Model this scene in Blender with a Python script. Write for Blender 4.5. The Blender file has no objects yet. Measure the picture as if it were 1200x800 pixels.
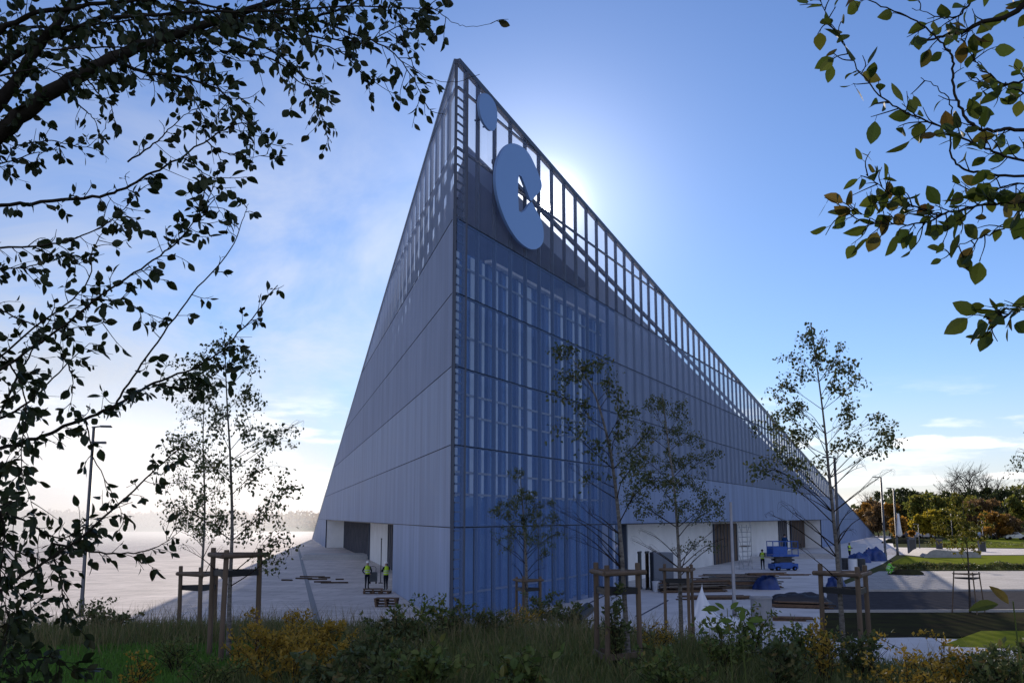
import bpy, bmesh, math, random
from math import radians as R, sin, cos, pi, sqrt, atan2, exp, hypot
from mathutils import Vector as V, Matrix as M, noise

# ------------------------------------------------------------------ camera, sky, sun, exposure
SC = bpy.context.scene
COL = SC.collection
CZ = 4.6                                   # eye height above the plaza
F = 1200.0                                 # focal length in pixels of a 1200 px wide frame
PITCH = math.atan(205 / F)
cd = bpy.data.cameras.new('camera'); cam = bpy.data.objects.new('camera', cd); COL.objects.link(cam)
cd.sensor_width = 36; cd.lens = 36.0 * F / 1200; cd.clip_start = 0.1; cd.clip_end = 6000
cam.location = (0, 0, CZ); cam.rotation_euler = (R(90) + PITCH, 0, 0)
SC.camera = cam
EYE = V((0, 0, CZ))

def ray(px, py):
    x, u = (px - 600) / F, (400 - py) / F
    return V((x, cos(PITCH) - u * sin(PITCH), sin(PITCH) + u * cos(PITCH)))
def at(px, py, d):                         # point seen at a pixel, d metres ahead
    r = ray(px, py); return EYE + r * (d / r.y)
def on(px, py, z=0.0):                     # point seen at a pixel on the level z
    r = ray(px, py); return EYE + r * ((z - CZ) / r.z)

sd = ray(637, 243).normalized()            # towards the sun
SUN_EL = math.asin(sd.z); SUN_AZ = atan2(sd.x, sd.y)
SC.view_settings.view_transform = 'Standard'; SC.view_settings.look = 'None'
SC.view_settings.gamma = 1; SC.view_settings.use_curve_mapping = False
SC.view_settings.exposure = EXPOSURE = 0.42
sl = bpy.data.lights.new('sun', 'SUN'); sl.energy = 4.6; sl.angle = R(0.5); sl.color = (1.0, 0.87, 0.74)
so = bpy.data.objects.new('sun', sl); COL.objects.link(so)
so.rotation_euler = (-sd).to_track_quat('-Z', 'Y').to_euler(); so.location = (20, 60, 60)

W = bpy.data.worlds.new('World'); SC.world = W; W.use_nodes = True
def build_world():
    nt = W.node_tree; nt.nodes.clear(); N = nt.nodes.new; L = nt.links.new
    def math_(op, a, b=None, c=None, clamp=False):
        n = N('ShaderNodeMath'); n.operation = op; n.use_clamp = clamp
        for i, v in enumerate((a, b, c)):
            if v is None: continue
            if isinstance(v, (int, float)): n.inputs[i].default_value = v
            else: L(v, n.inputs[i])
        return n.outputs[0]
    def ramp(v, a, b, lo=0.0, hi=1.0):
        n = N('ShaderNodeMapRange'); n.interpolation_type = 'SMOOTHSTEP'
        L(v, n.inputs[0]); n.inputs[1].default_value = a; n.inputs[2].default_value = b
        n.inputs[3].default_value = lo; n.inputs[4].default_value = hi
        return n.outputs[0]
    sky = N('ShaderNodeTexSky'); sky.sky_type = 'NISHITA'; sky.sun_disc = False
    sky.sun_elevation = SUN_EL; sky.sun_rotation = SUN_AZ
    sky.air_density = 1.0; sky.dust_density = SKY_DUST; sky.ozone_density = 6.0; sky.altitude = 50
    tc = N('ShaderNodeTexCoord')
    sep = N('ShaderNodeSeparateXYZ'); L(tc.outputs['Generated'], sep.inputs[0])
    x, y, z = sep.outputs
    az = math_('ARCTAN2', x, y)
    zc = math_('MAXIMUM', z, 0.0)
    # low cumulus banks: noise stretched sideways, kept to a belt above the horizon
    cmb = N('ShaderNodeCombineXYZ'); L(math_('MULTIPLY', az, 7.0), cmb.inputs[0]); L(math_('MULTIPLY', z, 34.0), cmb.inputs[1])
    ns = N('ShaderNodeTexNoise'); ns.inputs['Scale'].default_value = 1.0; ns.inputs['Detail'].default_value = 7; ns.inputs['Roughness'].default_value = 0.55
    off = N('ShaderNodeVectorMath'); off.operation = 'ADD'; L(cmb.outputs[0], off.inputs[0]); off.inputs[1].default_value = (CLOUD_X, CLOUD_Y, 0)
    L(off.outputs[0], ns.inputs['Vector'])
    belt = math_('MULTIPLY', ramp(zc, 0.0, 0.02), ramp(zc, 0.085, 0.13, 1, 0))
    n4 = N('ShaderNodeTexNoise'); n4.inputs['Scale'].default_value = 2.6; n4.inputs['Detail'].default_value = 7; n4.inputs['Roughness'].default_value = 0.6; L(off.outputs[0], n4.inputs['Vector'])
    def bank(a0, e0, w, h):                 # one long flat-bottomed cloud
        u = math_('DIVIDE', math_('SUBTRACT', az, a0), w); v = math_('DIVIDE', math_('SUBTRACT', z, e0), h)
        v = math_('MULTIPLY', v, ramp(v, -0.2, 0.2, 1.9, 1.0))
        r = math_('ADD', math_('MULTIPLY', u, u), math_('MULTIPLY', v, v))
        return ramp(math_('SUBTRACT', math_('MULTIPLY', math_('SUBTRACT', n4.outputs[0], 0.5), 2.6), r), -0.95, -0.25)
    banks = bank(R(22.8), 0.063, R(3.6), 0.010)
    for q in ((R(21.2), 0.031, R(1.8), 0.007), (R(25.6), 0.034, R(1.3), 0.005), (R(-12.5), 0.028, R(3.0), 0.020), (R(29.5), 0.045, R(2.5), 0.008)): banks = math_('MAXIMUM', banks, bank(*q))
    puff = math_('MULTIPLY', math_('MULTIPLY', ramp(ns.outputs[0], 0.50, 0.62), belt), ramp(y, -0.1, 0.5))
    puff = math_('MAXIMUM', math_('MULTIPLY', puff, 0.5), banks)
    # thin high veil, mostly on the left side of the view; added fill behind the camera
    cmb2 = N('ShaderNodeCombineXYZ'); L(math_('MULTIPLY', az, 3.0), cmb2.inputs[0]); L(math_('MULTIPLY', z, 6.0), cmb2.inputs[1])
    n2 = N('ShaderNodeTexNoise'); n2.inputs['Scale'].default_value = 1.3; n2.inputs['Detail'].default_value = 6; n2.inputs['Roughness'].default_value = 0.6
    n2.inputs['Distortion'].default_value = 0.6
    L(cmb2.outputs[0], n2.inputs['Vector'])
    left = ramp(az, 0.10, -0.26)
    veil = math_('MULTIPLY', math_('MULTIPLY', ramp(n2.outputs[0], 0.25, 0.75), left), ramp(zc, 0.50, 0.12))
    veil = math_('MULTIPLY', veil, 0.9)
    front = ramp(y, -0.1, 0.5)
    low = math_('MULTIPLY', math_('MULTIPLY', ramp(zc, 0.15, 0.0), 0.42), front)
    veil = math_('MAXIMUM', math_('MULTIPLY', veil, front), low)
    n5 = N('ShaderNodeTexNoise'); n5.inputs['Scale'].default_value = 2.2; n5.inputs['Detail'].default_value = 6; L(tc.outputs['Generated'], n5.inputs['Vector'])
    back = math_('MULTIPLY', math_('MULTIPLY', ramp(y, 0.15, -0.35), ramp(n5.outputs[0], 0.38, 0.62)), BACK_FILL)   # unseen white cloud fill added behind the viewer to brighten the shade
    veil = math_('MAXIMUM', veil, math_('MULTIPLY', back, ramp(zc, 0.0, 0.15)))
    # brightness of vapour grows towards the sun; the added fill behind is raised too
    dot = N('ShaderNodeVectorMath'); dot.operation = 'DOT_PRODUCT'; L(tc.outputs['Generated'], dot.inputs[0]); dot.inputs[1].default_value = sd
    d = math_('MAXIMUM', dot.outputs['Value'], 0.0)
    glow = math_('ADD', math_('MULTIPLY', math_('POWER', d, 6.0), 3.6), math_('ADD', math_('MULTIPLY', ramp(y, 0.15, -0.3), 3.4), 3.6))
    white = N('ShaderNodeCombineColor'); 
    L(math_('MULTIPLY', glow, 1.0), white.inputs[0]); L(math_('MULTIPLY', glow, 1.0), white.inputs[1]); L(math_('MULTIPLY', glow, ramp(y, 0.15, -0.3, 1.04, 1.25)), white.inputs[2])
    mx = N('ShaderNodeMix'); mx.data_type = 'RGBA'; L(veil, mx.inputs[0])
    tn = N('ShaderNodeMix'); tn.data_type = 'RGBA'; tn.blend_type = 'MULTIPLY'; tn.inputs[0].default_value = 1; tn.inputs[7].default_value = (1.17, 0.94, 0.96, 1)
    L(sky.outputs[0], tn.inputs[6]); L(tn.outputs[2], mx.inputs[6]); L(white.outputs[0], mx.inputs[7])
    glow2 = math_('ADD', math_('MULTIPLY', math_('POWER', d, 4.0), 6.0), 5.5)
    wc = N('ShaderNodeCombineColor')
    shade = ramp(ns.outputs[0], 0.55, 0.80, 1.0, 0.62)
    g3 = math_('MULTIPLY', glow2, shade)
    L(g3, wc.inputs[0]); L(math_('MULTIPLY', g3, 0.985), wc.inputs[1]); L(math_('MULTIPLY', g3, 0.97), wc.inputs[2])
    mx2 = N('ShaderNodeMix'); mx2.data_type = 'RGBA'; L(math_('MULTIPLY', puff, 0.97), mx2.inputs[0]); L(mx.outputs[2], mx2.inputs[6]); L(wc.outputs[0], mx2.inputs[7])
    # the sun itself and its aureole
    disc = math_('MULTIPLY', ramp(d, cos(R(0.42)), cos(R(0.25))), 400.0)
    aur = math_('ADD', math_('MULTIPLY', math_('POWER', d, 2600.0), 20.0), math_('MULTIPLY', math_('POWER', d, 260.0), 3.0))
    aur = math_('ADD', math_('ADD', aur, disc), math_('MULTIPLY', math_('POWER', d, 55.0), 1.1))
    ac = N('ShaderNodeCombineColor'); L(aur, ac.inputs[0]); L(math_('MULTIPLY', aur, 0.98), ac.inputs[1]); L(math_('MULTIPLY', aur, 0.95), ac.inputs[2])
    ad = N('ShaderNodeMix'); ad.data_type = 'RGBA'; ad.blend_type = 'ADD'; ad.inputs[0].default_value = 1.0
    L(mx2.outputs[2], ad.inputs[6]); L(ac.outputs[0], ad.inputs[7])
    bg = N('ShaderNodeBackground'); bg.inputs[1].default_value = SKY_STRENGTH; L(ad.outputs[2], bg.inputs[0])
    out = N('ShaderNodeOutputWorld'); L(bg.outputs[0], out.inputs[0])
SKY_DUST = 0.0; BACK_FILL = 0.6; SKY_STRENGTH = 0.105; CLOUD_X = 3.1; CLOUD_Y = 0.4
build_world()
SC.cycles.transparent_max_bounces = 24
SC.cycles.max_bounces = 7
SC.cycles.use_denoising = True
SC.cycles.use_adaptive_sampling = True
SC.cycles.caustics_reflective = False; SC.cycles.caustics_refractive = False
SC.cycles.sample_clamp_indirect = 6.0

# ------------------------------------------------------------------ helpers
def tag(o, label=None, cat=None, group=None, kind=None):
    if label: o['label'] = label
    if cat: o['category'] = cat
    if group: o['group'] = group
    if kind: o['kind'] = kind
    return o
def empty(name, loc=(0, 0, 0), rz=0.0):
    o = bpy.data.objects.new(name, None); COL.objects.link(o); o.location = loc; o.rotation_euler = (0, 0, rz)
    o.empty_display_size = 0.2
    return o
class MB:                                   # collects shapes, links them as ONE mesh object
    def __init__(s): s.v = []; s.f = []; s.m = []; s.mi = 0
    def face(s, pts):
        n = len(s.v); s.v += [tuple(p) for p in pts]; s.f.append(tuple(range(n, n + len(pts)))); s.m.append(s.mi)
    def raw(s, vs, fs):
        n = len(s.v); s.v += [tuple(p) for p in vs]; s.f += [tuple(i + n for i in f) for f in fs]; s.m += [s.mi] * len(fs)
    def box(s, c, d, rz=0.0, mat=None):
        x, y, z = d[0] / 2, d[1] / 2, d[2] / 2
        vs = [V((sx * x, sy * y, sz * z)) for sz in (-1, 1) for sx, sy in ((-1, -1), (1, -1), (1, 1), (-1, 1))]
        m = mat or M.Rotation(rz, 3, 'Z')
        s.raw([m @ p + V(c) for p in vs], [(3, 2, 1, 0), (4, 5, 6, 7), (0, 1, 5, 4), (1, 2, 6, 5), (2, 3, 7, 6), (3, 0, 4, 7)])
    def bar(s, a, b, w, h, up=V((0, 0, 1))):    # rectangular bar between two points
        a, b = V(a), V(b); d = b - a; L = d.length
        if L < 1e-6: return
        d /= L; x = d.cross(up)
        if x.length < 1e-4: x = V((1, 0, 0))
        x.normalize(); z = x.cross(d)
        s.box((a + b) / 2, (w, L, h), mat=M((x, d, z)).transposed())
    def tube(s, pts, rad, n=6, cap=True):       # tube along points with a radius per point
        pts = [V(p) for p in pts]; k = len(pts)
        if not hasattr(rad, '__len__'): rad = [rad] * k
        base = len(s.v); ref = None
        for i, p in enumerate(pts):
            t = (pts[min(i + 1, k - 1)] - pts[max(i - 1, 0)])
            if t.length < 1e-9: t = V((0, 0, 1))
            t.normalize()
            if ref is None:
                ref = t.orthogonal().normalized()
            ref = (ref - t * ref.dot(t))
            if ref.length < 1e-5: ref = t.orthogonal()
            ref.normalize(); bt = t.cross(ref)
            for j in range(n):
                a = 2 * pi * j / n
                s.v.append(tuple(p + (ref * cos(a) + bt * sin(a)) * rad[i]))
        for i in range(k - 1):
            for j in range(n):
                q = base + i * n; j2 = (j + 1) % n
                s.f.append((q + j, q + j2, q + n + j2, q + n + j)); s.m.append(s.mi)
        if cap:
            s.f.append(tuple(base + j for j in reversed(range(n)))); s.m.append(s.mi)
            s.f.append(tuple(base + (k - 1) * n + j for j in range(n))); s.m.append(s.mi)
    def lathe(s, c, prof, n=16):                # profile of (radius, height)
        base = len(s.v); c = V(c)
        for r, z in prof:
            for j in range(n):
                a = 2 * pi * j / n; s.v.append((c.x + r * cos(a), c.y + r * sin(a), c.z + z))
        for i in range(len(prof) - 1):
            for j in range(n):
                q = base + i * n; j2 = (j + 1) % n
                s.f.append((q + j, q + j2, q + n + j2, q + n + j)); s.m.append(s.mi)
        s.f.append(tuple(base + j for j in reversed(range(n)))); s.m.append(s.mi)
        s.f.append(tuple(base + (len(prof) - 1) * n + j for j in range(n))); s.m.append(s.mi)
    def prism(s, poly, z0, z1):                 # polygon (counter-clockwise) pulled up; z1 may be a function
        g = z1 if callable(z1) else (lambda x, y: z1)
        h = z0 if callable(z0) else (lambda x, y: z0)
        n = len(poly); b = len(s.v)
        s.v += [(x, y, h(x, y)) for x, y in poly] + [(x, y, g(x, y)) for x, y in poly]
        s.f.append(tuple(b + i for i in reversed(range(n)))); s.f.append(tuple(b + n + i for i in range(n)))
        for i in range(n): s.f.append((b + i, b + (i + 1) % n, b + n + (i + 1) % n, b + n + i))
        s.m += [s.mi] * (n + 2)
    def build(s, name, mat, parent=None, smooth=False, bevel=0.0):
        me = bpy.data.meshes.new(name); me.from_pydata(s.v, [], s.f)
        mats = mat if isinstance(mat, (list, tuple)) else [mat]
        for m in mats: me.materials.append(m)
        if len(mats) > 1: me.polygons.foreach_set('material_index', s.m)
        if smooth: me.polygons.foreach_set('use_smooth', [True] * len(me.polygons))
        me.update()
        o = bpy.data.objects.new(name, me); COL.objects.link(o)
        if parent: o.parent = parent
        if bevel:
            b = o.modifiers.new('bevel', 'BEVEL'); b.width = bevel; b.segments = 2; b.limit_method = 'ANGLE'
        return o
def children(o): return [c for c in bpy.data.objects if c.parent == o]
def copy_tree(o, parent=None):
    kids = children(o); c = o.copy(); COL.objects.link(c); c.parent = parent
    for k in kids: copy_tree(k, c)
    return c

# ------------------------------------------------------------------ materials
def mat(name, col, rough=0.7, metal=0.0, var=0.0, scale=4.0, col2=None, bump=0.0, spec=0.5, coord='Object', alpha=None, stretch=(1, 1, 1), trans=0.0, detail=6):
    m = bpy.data.materials.new(name); m.use_nodes = True
    nt = m.node_tree; N = nt.nodes.new; L = nt.links.new
    p = nt.nodes['Principled BSDF']
    p.inputs['Roughness'].default_value = rough; p.inputs['Metallic'].default_value = metal
    p.inputs['Specular IOR Level'].default_value = spec
    p.inputs['Base Color'].default_value = (*col, 1)
    if rough >= .9: p.inputs['Specular IOR Level'].default_value = 0.0
    if var or col2 or bump:
        tc = N('ShaderNodeTexCoord'); mp = N('ShaderNodeMapping'); mp.inputs['Scale'].default_value = stretch
        L(tc.outputs[coord], mp.inputs[0])
        ns = N('ShaderNodeTexNoise'); ns.inputs['Scale'].default_value = scale; ns.inputs['Detail'].default_value = detail
        ns.inputs['Roughness'].default_value = 0.62
        L(mp.outputs[0], ns.inputs['Vector'])
        if var or col2:
            rp = N('ShaderNodeValToRGB'); c2 = col2 or tuple(min(1, c * (1 + var)) for c in col); c1 = col if col2 else tuple(c * (1 - var) for c in col)
            rp.color_ramp.elements[0].position = 0.32; rp.color_ramp.elements[1].position = 0.68
            rp.color_ramp.elements[0].color = (*c1, 1); rp.color_ramp.elements[1].color = (*c2, 1)
            L(ns.outputs[0], rp.inputs[0]); L(rp.outputs[0], p.inputs['Base Color'])
        if bump:
            b = N('ShaderNodeBump'); b.inputs['Strength'].default_value = bump; b.inputs['Distance'].default_value = 0.02
            L(ns.outputs[0], b.inputs['Height']); L(b.outputs[0], p.inputs['Normal'])
    if trans:                                   # thin leaf: part of the light passes through
        t = N('ShaderNodeBsdfTranslucent'); mx = N('ShaderNodeMixShader'); mx.inputs[0].default_value = trans
        src = p.inputs['Base Color']
        if src.links: L(src.links[0].from_socket, t.inputs[0])
        else: t.inputs[0].default_value = (*col, 1)
        L(p.outputs[0], mx.inputs[1]); L(t.outputs[0], mx.inputs[2]); L(mx.outputs[0], nt.nodes['Material Output'].inputs[0])
    return m
def mesh_metal(name, col, solid, pitch=0.62, rough=0.6, vary=0.08, metal=0.0, glow=0.0):
    """perforated sheet whose holes are too small to resolve: a share of the light passes straight through.
    Cassettes of varying hole density run up the face as vertical strips."""
    m = bpy.data.materials.new(name); m.use_nodes = True
    nt = m.node_tree; N = nt.nodes.new; L = nt.links.new
    p = nt.nodes['Principled BSDF']; p.inputs['Roughness'].default_value = rough; p.inputs['Metallic'].default_value = metal; p.inputs['Specular IOR Level'].default_value = 0.15
    p.inputs['Base Color'].default_value = (*col, 1)
    tc = N('ShaderNodeTexCoord'); sp = N('ShaderNodeSeparateXYZ'); L(tc.outputs['Object'], sp.inputs[0])
    dv = N('ShaderNodeMath'); dv.operation = 'DIVIDE'; L(sp.outputs[0], dv.inputs[0]); dv.inputs[1].default_value = pitch
    fl = N('ShaderNodeMath'); fl.operation = 'FLOOR'; L(dv.outputs[0], fl.inputs[0])
    wn = N('ShaderNodeTexWhiteNoise'); wn.noise_dimensions = '1D'; L(fl.outputs[0], wn.inputs['W'])
    mr = N('ShaderNodeMapRange'); L(wn.outputs[0], mr.inputs[0]); mr.inputs[3].default_value = solid - vary; mr.inputs[4].default_value = min(1, solid + vary)
    tn = N('ShaderNodeMapRange'); L(wn.outputs[0], tn.inputs[0]); tn.inputs[3].default_value = 1.10; tn.inputs[4].default_value = .84
    oi = N('ShaderNodeObjectInfo'); t2 = N('ShaderNodeMapRange'); L(oi.outputs['Random'], t2.inputs[0]); t2.inputs[3].default_value = .92; t2.inputs[4].default_value = 1.06
    tm = N('ShaderNodeMath'); tm.operation = 'MULTIPLY'; L(tn.outputs[0], tm.inputs[0]); L(t2.outputs[0], tm.inputs[1])
    st = N('ShaderNodeTexNoise'); st.inputs['Scale'].default_value = .5; st.inputs['Detail'].default_value = 6; smp = N('ShaderNodeMapping'); smp.inputs['Scale'].default_value = (1.6, 1, .25); L(tc.outputs['Object'], smp.inputs[0]); L(smp.outputs[0], st.inputs['Vector'])
    t3 = N('ShaderNodeMapRange'); L(st.outputs[0], t3.inputs[0]); t3.inputs[1].default_value = .3; t3.inputs[2].default_value = .7; t3.inputs[3].default_value = .86; t3.inputs[4].default_value = 1.1
    t4 = N('ShaderNodeMath'); t4.operation = 'MULTIPLY'; L(tm.outputs[0], t4.inputs[0]); L(t3.outputs[0], t4.inputs[1])
    vm = N('ShaderNodeMix'); vm.data_type = 'RGBA'; vm.blend_type = 'MULTIPLY'; vm.inputs[0].default_value = 1; vm.inputs[6].default_value = (*col, 1); L(t4.outputs[0], vm.inputs[7]); L(vm.outputs[2], p.inputs['Base Color'])
    # corrugation: the sheet is folded, so it leans a little left and right along its length
    fr = N('ShaderNodeMath'); fr.operation = 'PINGPONG'; L(sp.outputs[0], fr.inputs[0]); fr.inputs[1].default_value = pitch / 2
    bp = N('ShaderNodeBump'); bp.inputs['Strength'].default_value = 0.25; bp.inputs['Distance'].default_value = 0.15; L(fr.outputs[0], bp.inputs['Height'])
    L(bp.outputs[0], p.inputs['Normal'])
    tr = N('ShaderNodeBsdfTransparent'); mx = N('ShaderNodeMixShader')
    src = p.outputs[0]
    if glow:                                # light from behind spills through the edges of the holes
        tl = N('ShaderNodeBsdfTranslucent'); tl.inputs[0].default_value = (*[min(1, c * 2) for c in col], 1); mg = N('ShaderNodeMixShader'); mg.inputs[0].default_value = glow
        L(src, mg.inputs[1]); L(tl.outputs[0], mg.inputs[2]); src = mg.outputs[0]
    L(mr.outputs[0], mx.inputs[0]); L(tr.outputs[0], mx.inputs[1]); L(src, mx.inputs[2])
    L(mx.outputs[0], nt.nodes['Material Output'].inputs[0])
    return m
def glass(name, tint, refl_rough=0.03, body=0.35, ior=1.6, coat=(1, 1, 1), own=None):
    """thin coated pane: tinted pass-through, a mirror sheen by angle, a little body of its own"""
    m = bpy.data.materials.new(name); m.use_nodes = True
    nt = m.node_tree; N = nt.nodes.new; L = nt.links.new; nt.nodes.remove(nt.nodes['Principled BSDF'])
    tr = N('ShaderNodeBsdfTransparent'); tr.inputs[0].default_value = (*tint, 1)
    df = N('ShaderNodeBsdfDiffuse'); df.inputs[0].default_value = (*(own or [t * .5 for t in tint]), 1)
    gl = N('ShaderNodeBsdfGlossy'); gl.inputs[0].default_value = (*coat, 1); gl.inputs['Roughness'].default_value = refl_rough
    fr = N('ShaderNodeFresnel'); fr.inputs[0].default_value = ior
    tc = N('ShaderNodeTexCoord'); ns = N('ShaderNodeTexNoise'); ns.inputs['Scale'].default_value = 0.9; ns.inputs['Detail'].default_value = 2; L(tc.outputs['Object'], ns.inputs['Vector'])
    bp = N('ShaderNodeBump'); bp.inputs['Strength'].default_value = 0.25; bp.inputs['Distance'].default_value = 0.02; L(ns.outputs[0], bp.inputs['Height']); L(bp.outputs[0], gl.inputs['Normal'])
    a = N('ShaderNodeMixShader'); a.inputs[0].default_value = body; L(tr.outputs[0], a.inputs[1]); L(df.outputs[0], a.inputs[2])
    b = N('ShaderNodeMixShader'); L(fr.outputs[0], b.inputs[0]); L(a.outputs[0], b.inputs[1]); L(gl.outputs[0], b.inputs[2])
    L(b.outputs[0], nt.nodes['Material Output'].inputs[0])
    return m
# ------------------------------------------------------------------ the wedge building: setting out
AZR, AZL = R(23.65), R(-12.75)
uR = V((sin(AZR), cos(AZR), 0)); uL = V((sin(AZL), cos(AZL), 0))
TIP = on(529, 735); TIP.z = 0
_top = at(531, 68, TIP.y); HT = _top.z
def run_to(px, u, d=0.0):                   # distance along a face from the tip to the upright seen at px (horizon height)
    t = ray(px, 605).x / ray(px, 605).y
    return (t * TIP.y - TIP.x) / (u.x - t * u.y)
LR, LL = run_to(1024, uR), run_to(367, uL)             # the two faces run out to the ground
SINW = uR.x * uL.y - uR.y * uL.x; SINW = abs(SINW)
print('TIP', TIP, 'HT', HT, 'L', run_to(1029, uR), run_to(367, uL), 'opening', run_to(722, uR), run_to(961, uR), run_to(463, uL), run_to(383, uL), 'sun', math.degrees(SUN_EL), math.degrees(SUN_AZ))
SEAM = [0.0, CZ - 12.5 * TIP.y / 1217]
for py in (521, 429, 343, 256, 171, 100): SEAM.append(at(530, py, TIP.y).z)
print('SEAM', SEAM)
Z1 = SEAM[1]
def ab(a, b): p = TIP + uR * a + uL * b; return (p.x, p.y)

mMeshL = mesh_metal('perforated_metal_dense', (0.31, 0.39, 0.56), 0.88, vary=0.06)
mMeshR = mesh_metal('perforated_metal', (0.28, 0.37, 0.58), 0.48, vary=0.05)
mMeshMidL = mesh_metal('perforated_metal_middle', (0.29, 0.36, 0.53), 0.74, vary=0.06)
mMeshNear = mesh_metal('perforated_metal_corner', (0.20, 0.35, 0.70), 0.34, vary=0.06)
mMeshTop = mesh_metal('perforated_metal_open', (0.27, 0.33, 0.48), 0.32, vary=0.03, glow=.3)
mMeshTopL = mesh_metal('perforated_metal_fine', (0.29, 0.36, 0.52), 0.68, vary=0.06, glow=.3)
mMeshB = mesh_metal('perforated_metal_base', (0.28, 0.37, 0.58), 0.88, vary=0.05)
mGasket = mat('black_gasket', (0.012, 0.013, 0.017), 0.9)
mFrame = mat('frame_steel_dark', (0.07, 0.085, 0.12), 0.5, 0.3)
mGlass = glass('blue_glass', (0.72, 0.86, 1.0), body=0.40, own=(.20, .42, .88), ior=1.5, refl_rough=.05, coat=(.36, .58, 1.0))
mCore = mat('core_panel_grey', (0.29, 0.35, 0.50), 0.6, var=0.08, scale=0.4)
mRender = mat('white_render', (0.78, 0.78, 0.77), 0.8, var=0.07, scale=0.6, bump=0.05)
mFin = mat('pale_fin', (0.55, 0.70, 0.92), .5)
mSkyStrip = mat('painted_sky_reflection', (0.74, 0.88, 1.0), .4)  # pale colour imitates bright sky reflected in the glazing
mMul = mat('mullion_blue', (0.07, 0.13, 0.30), .5)
mDark = mat('dark_door_metal', (0.03, 0.032, 0.036), 0.45)
mTrim = mat('aluminium_trim', (0.30, 0.31, 0.33), 0.4, 0.6)

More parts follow.
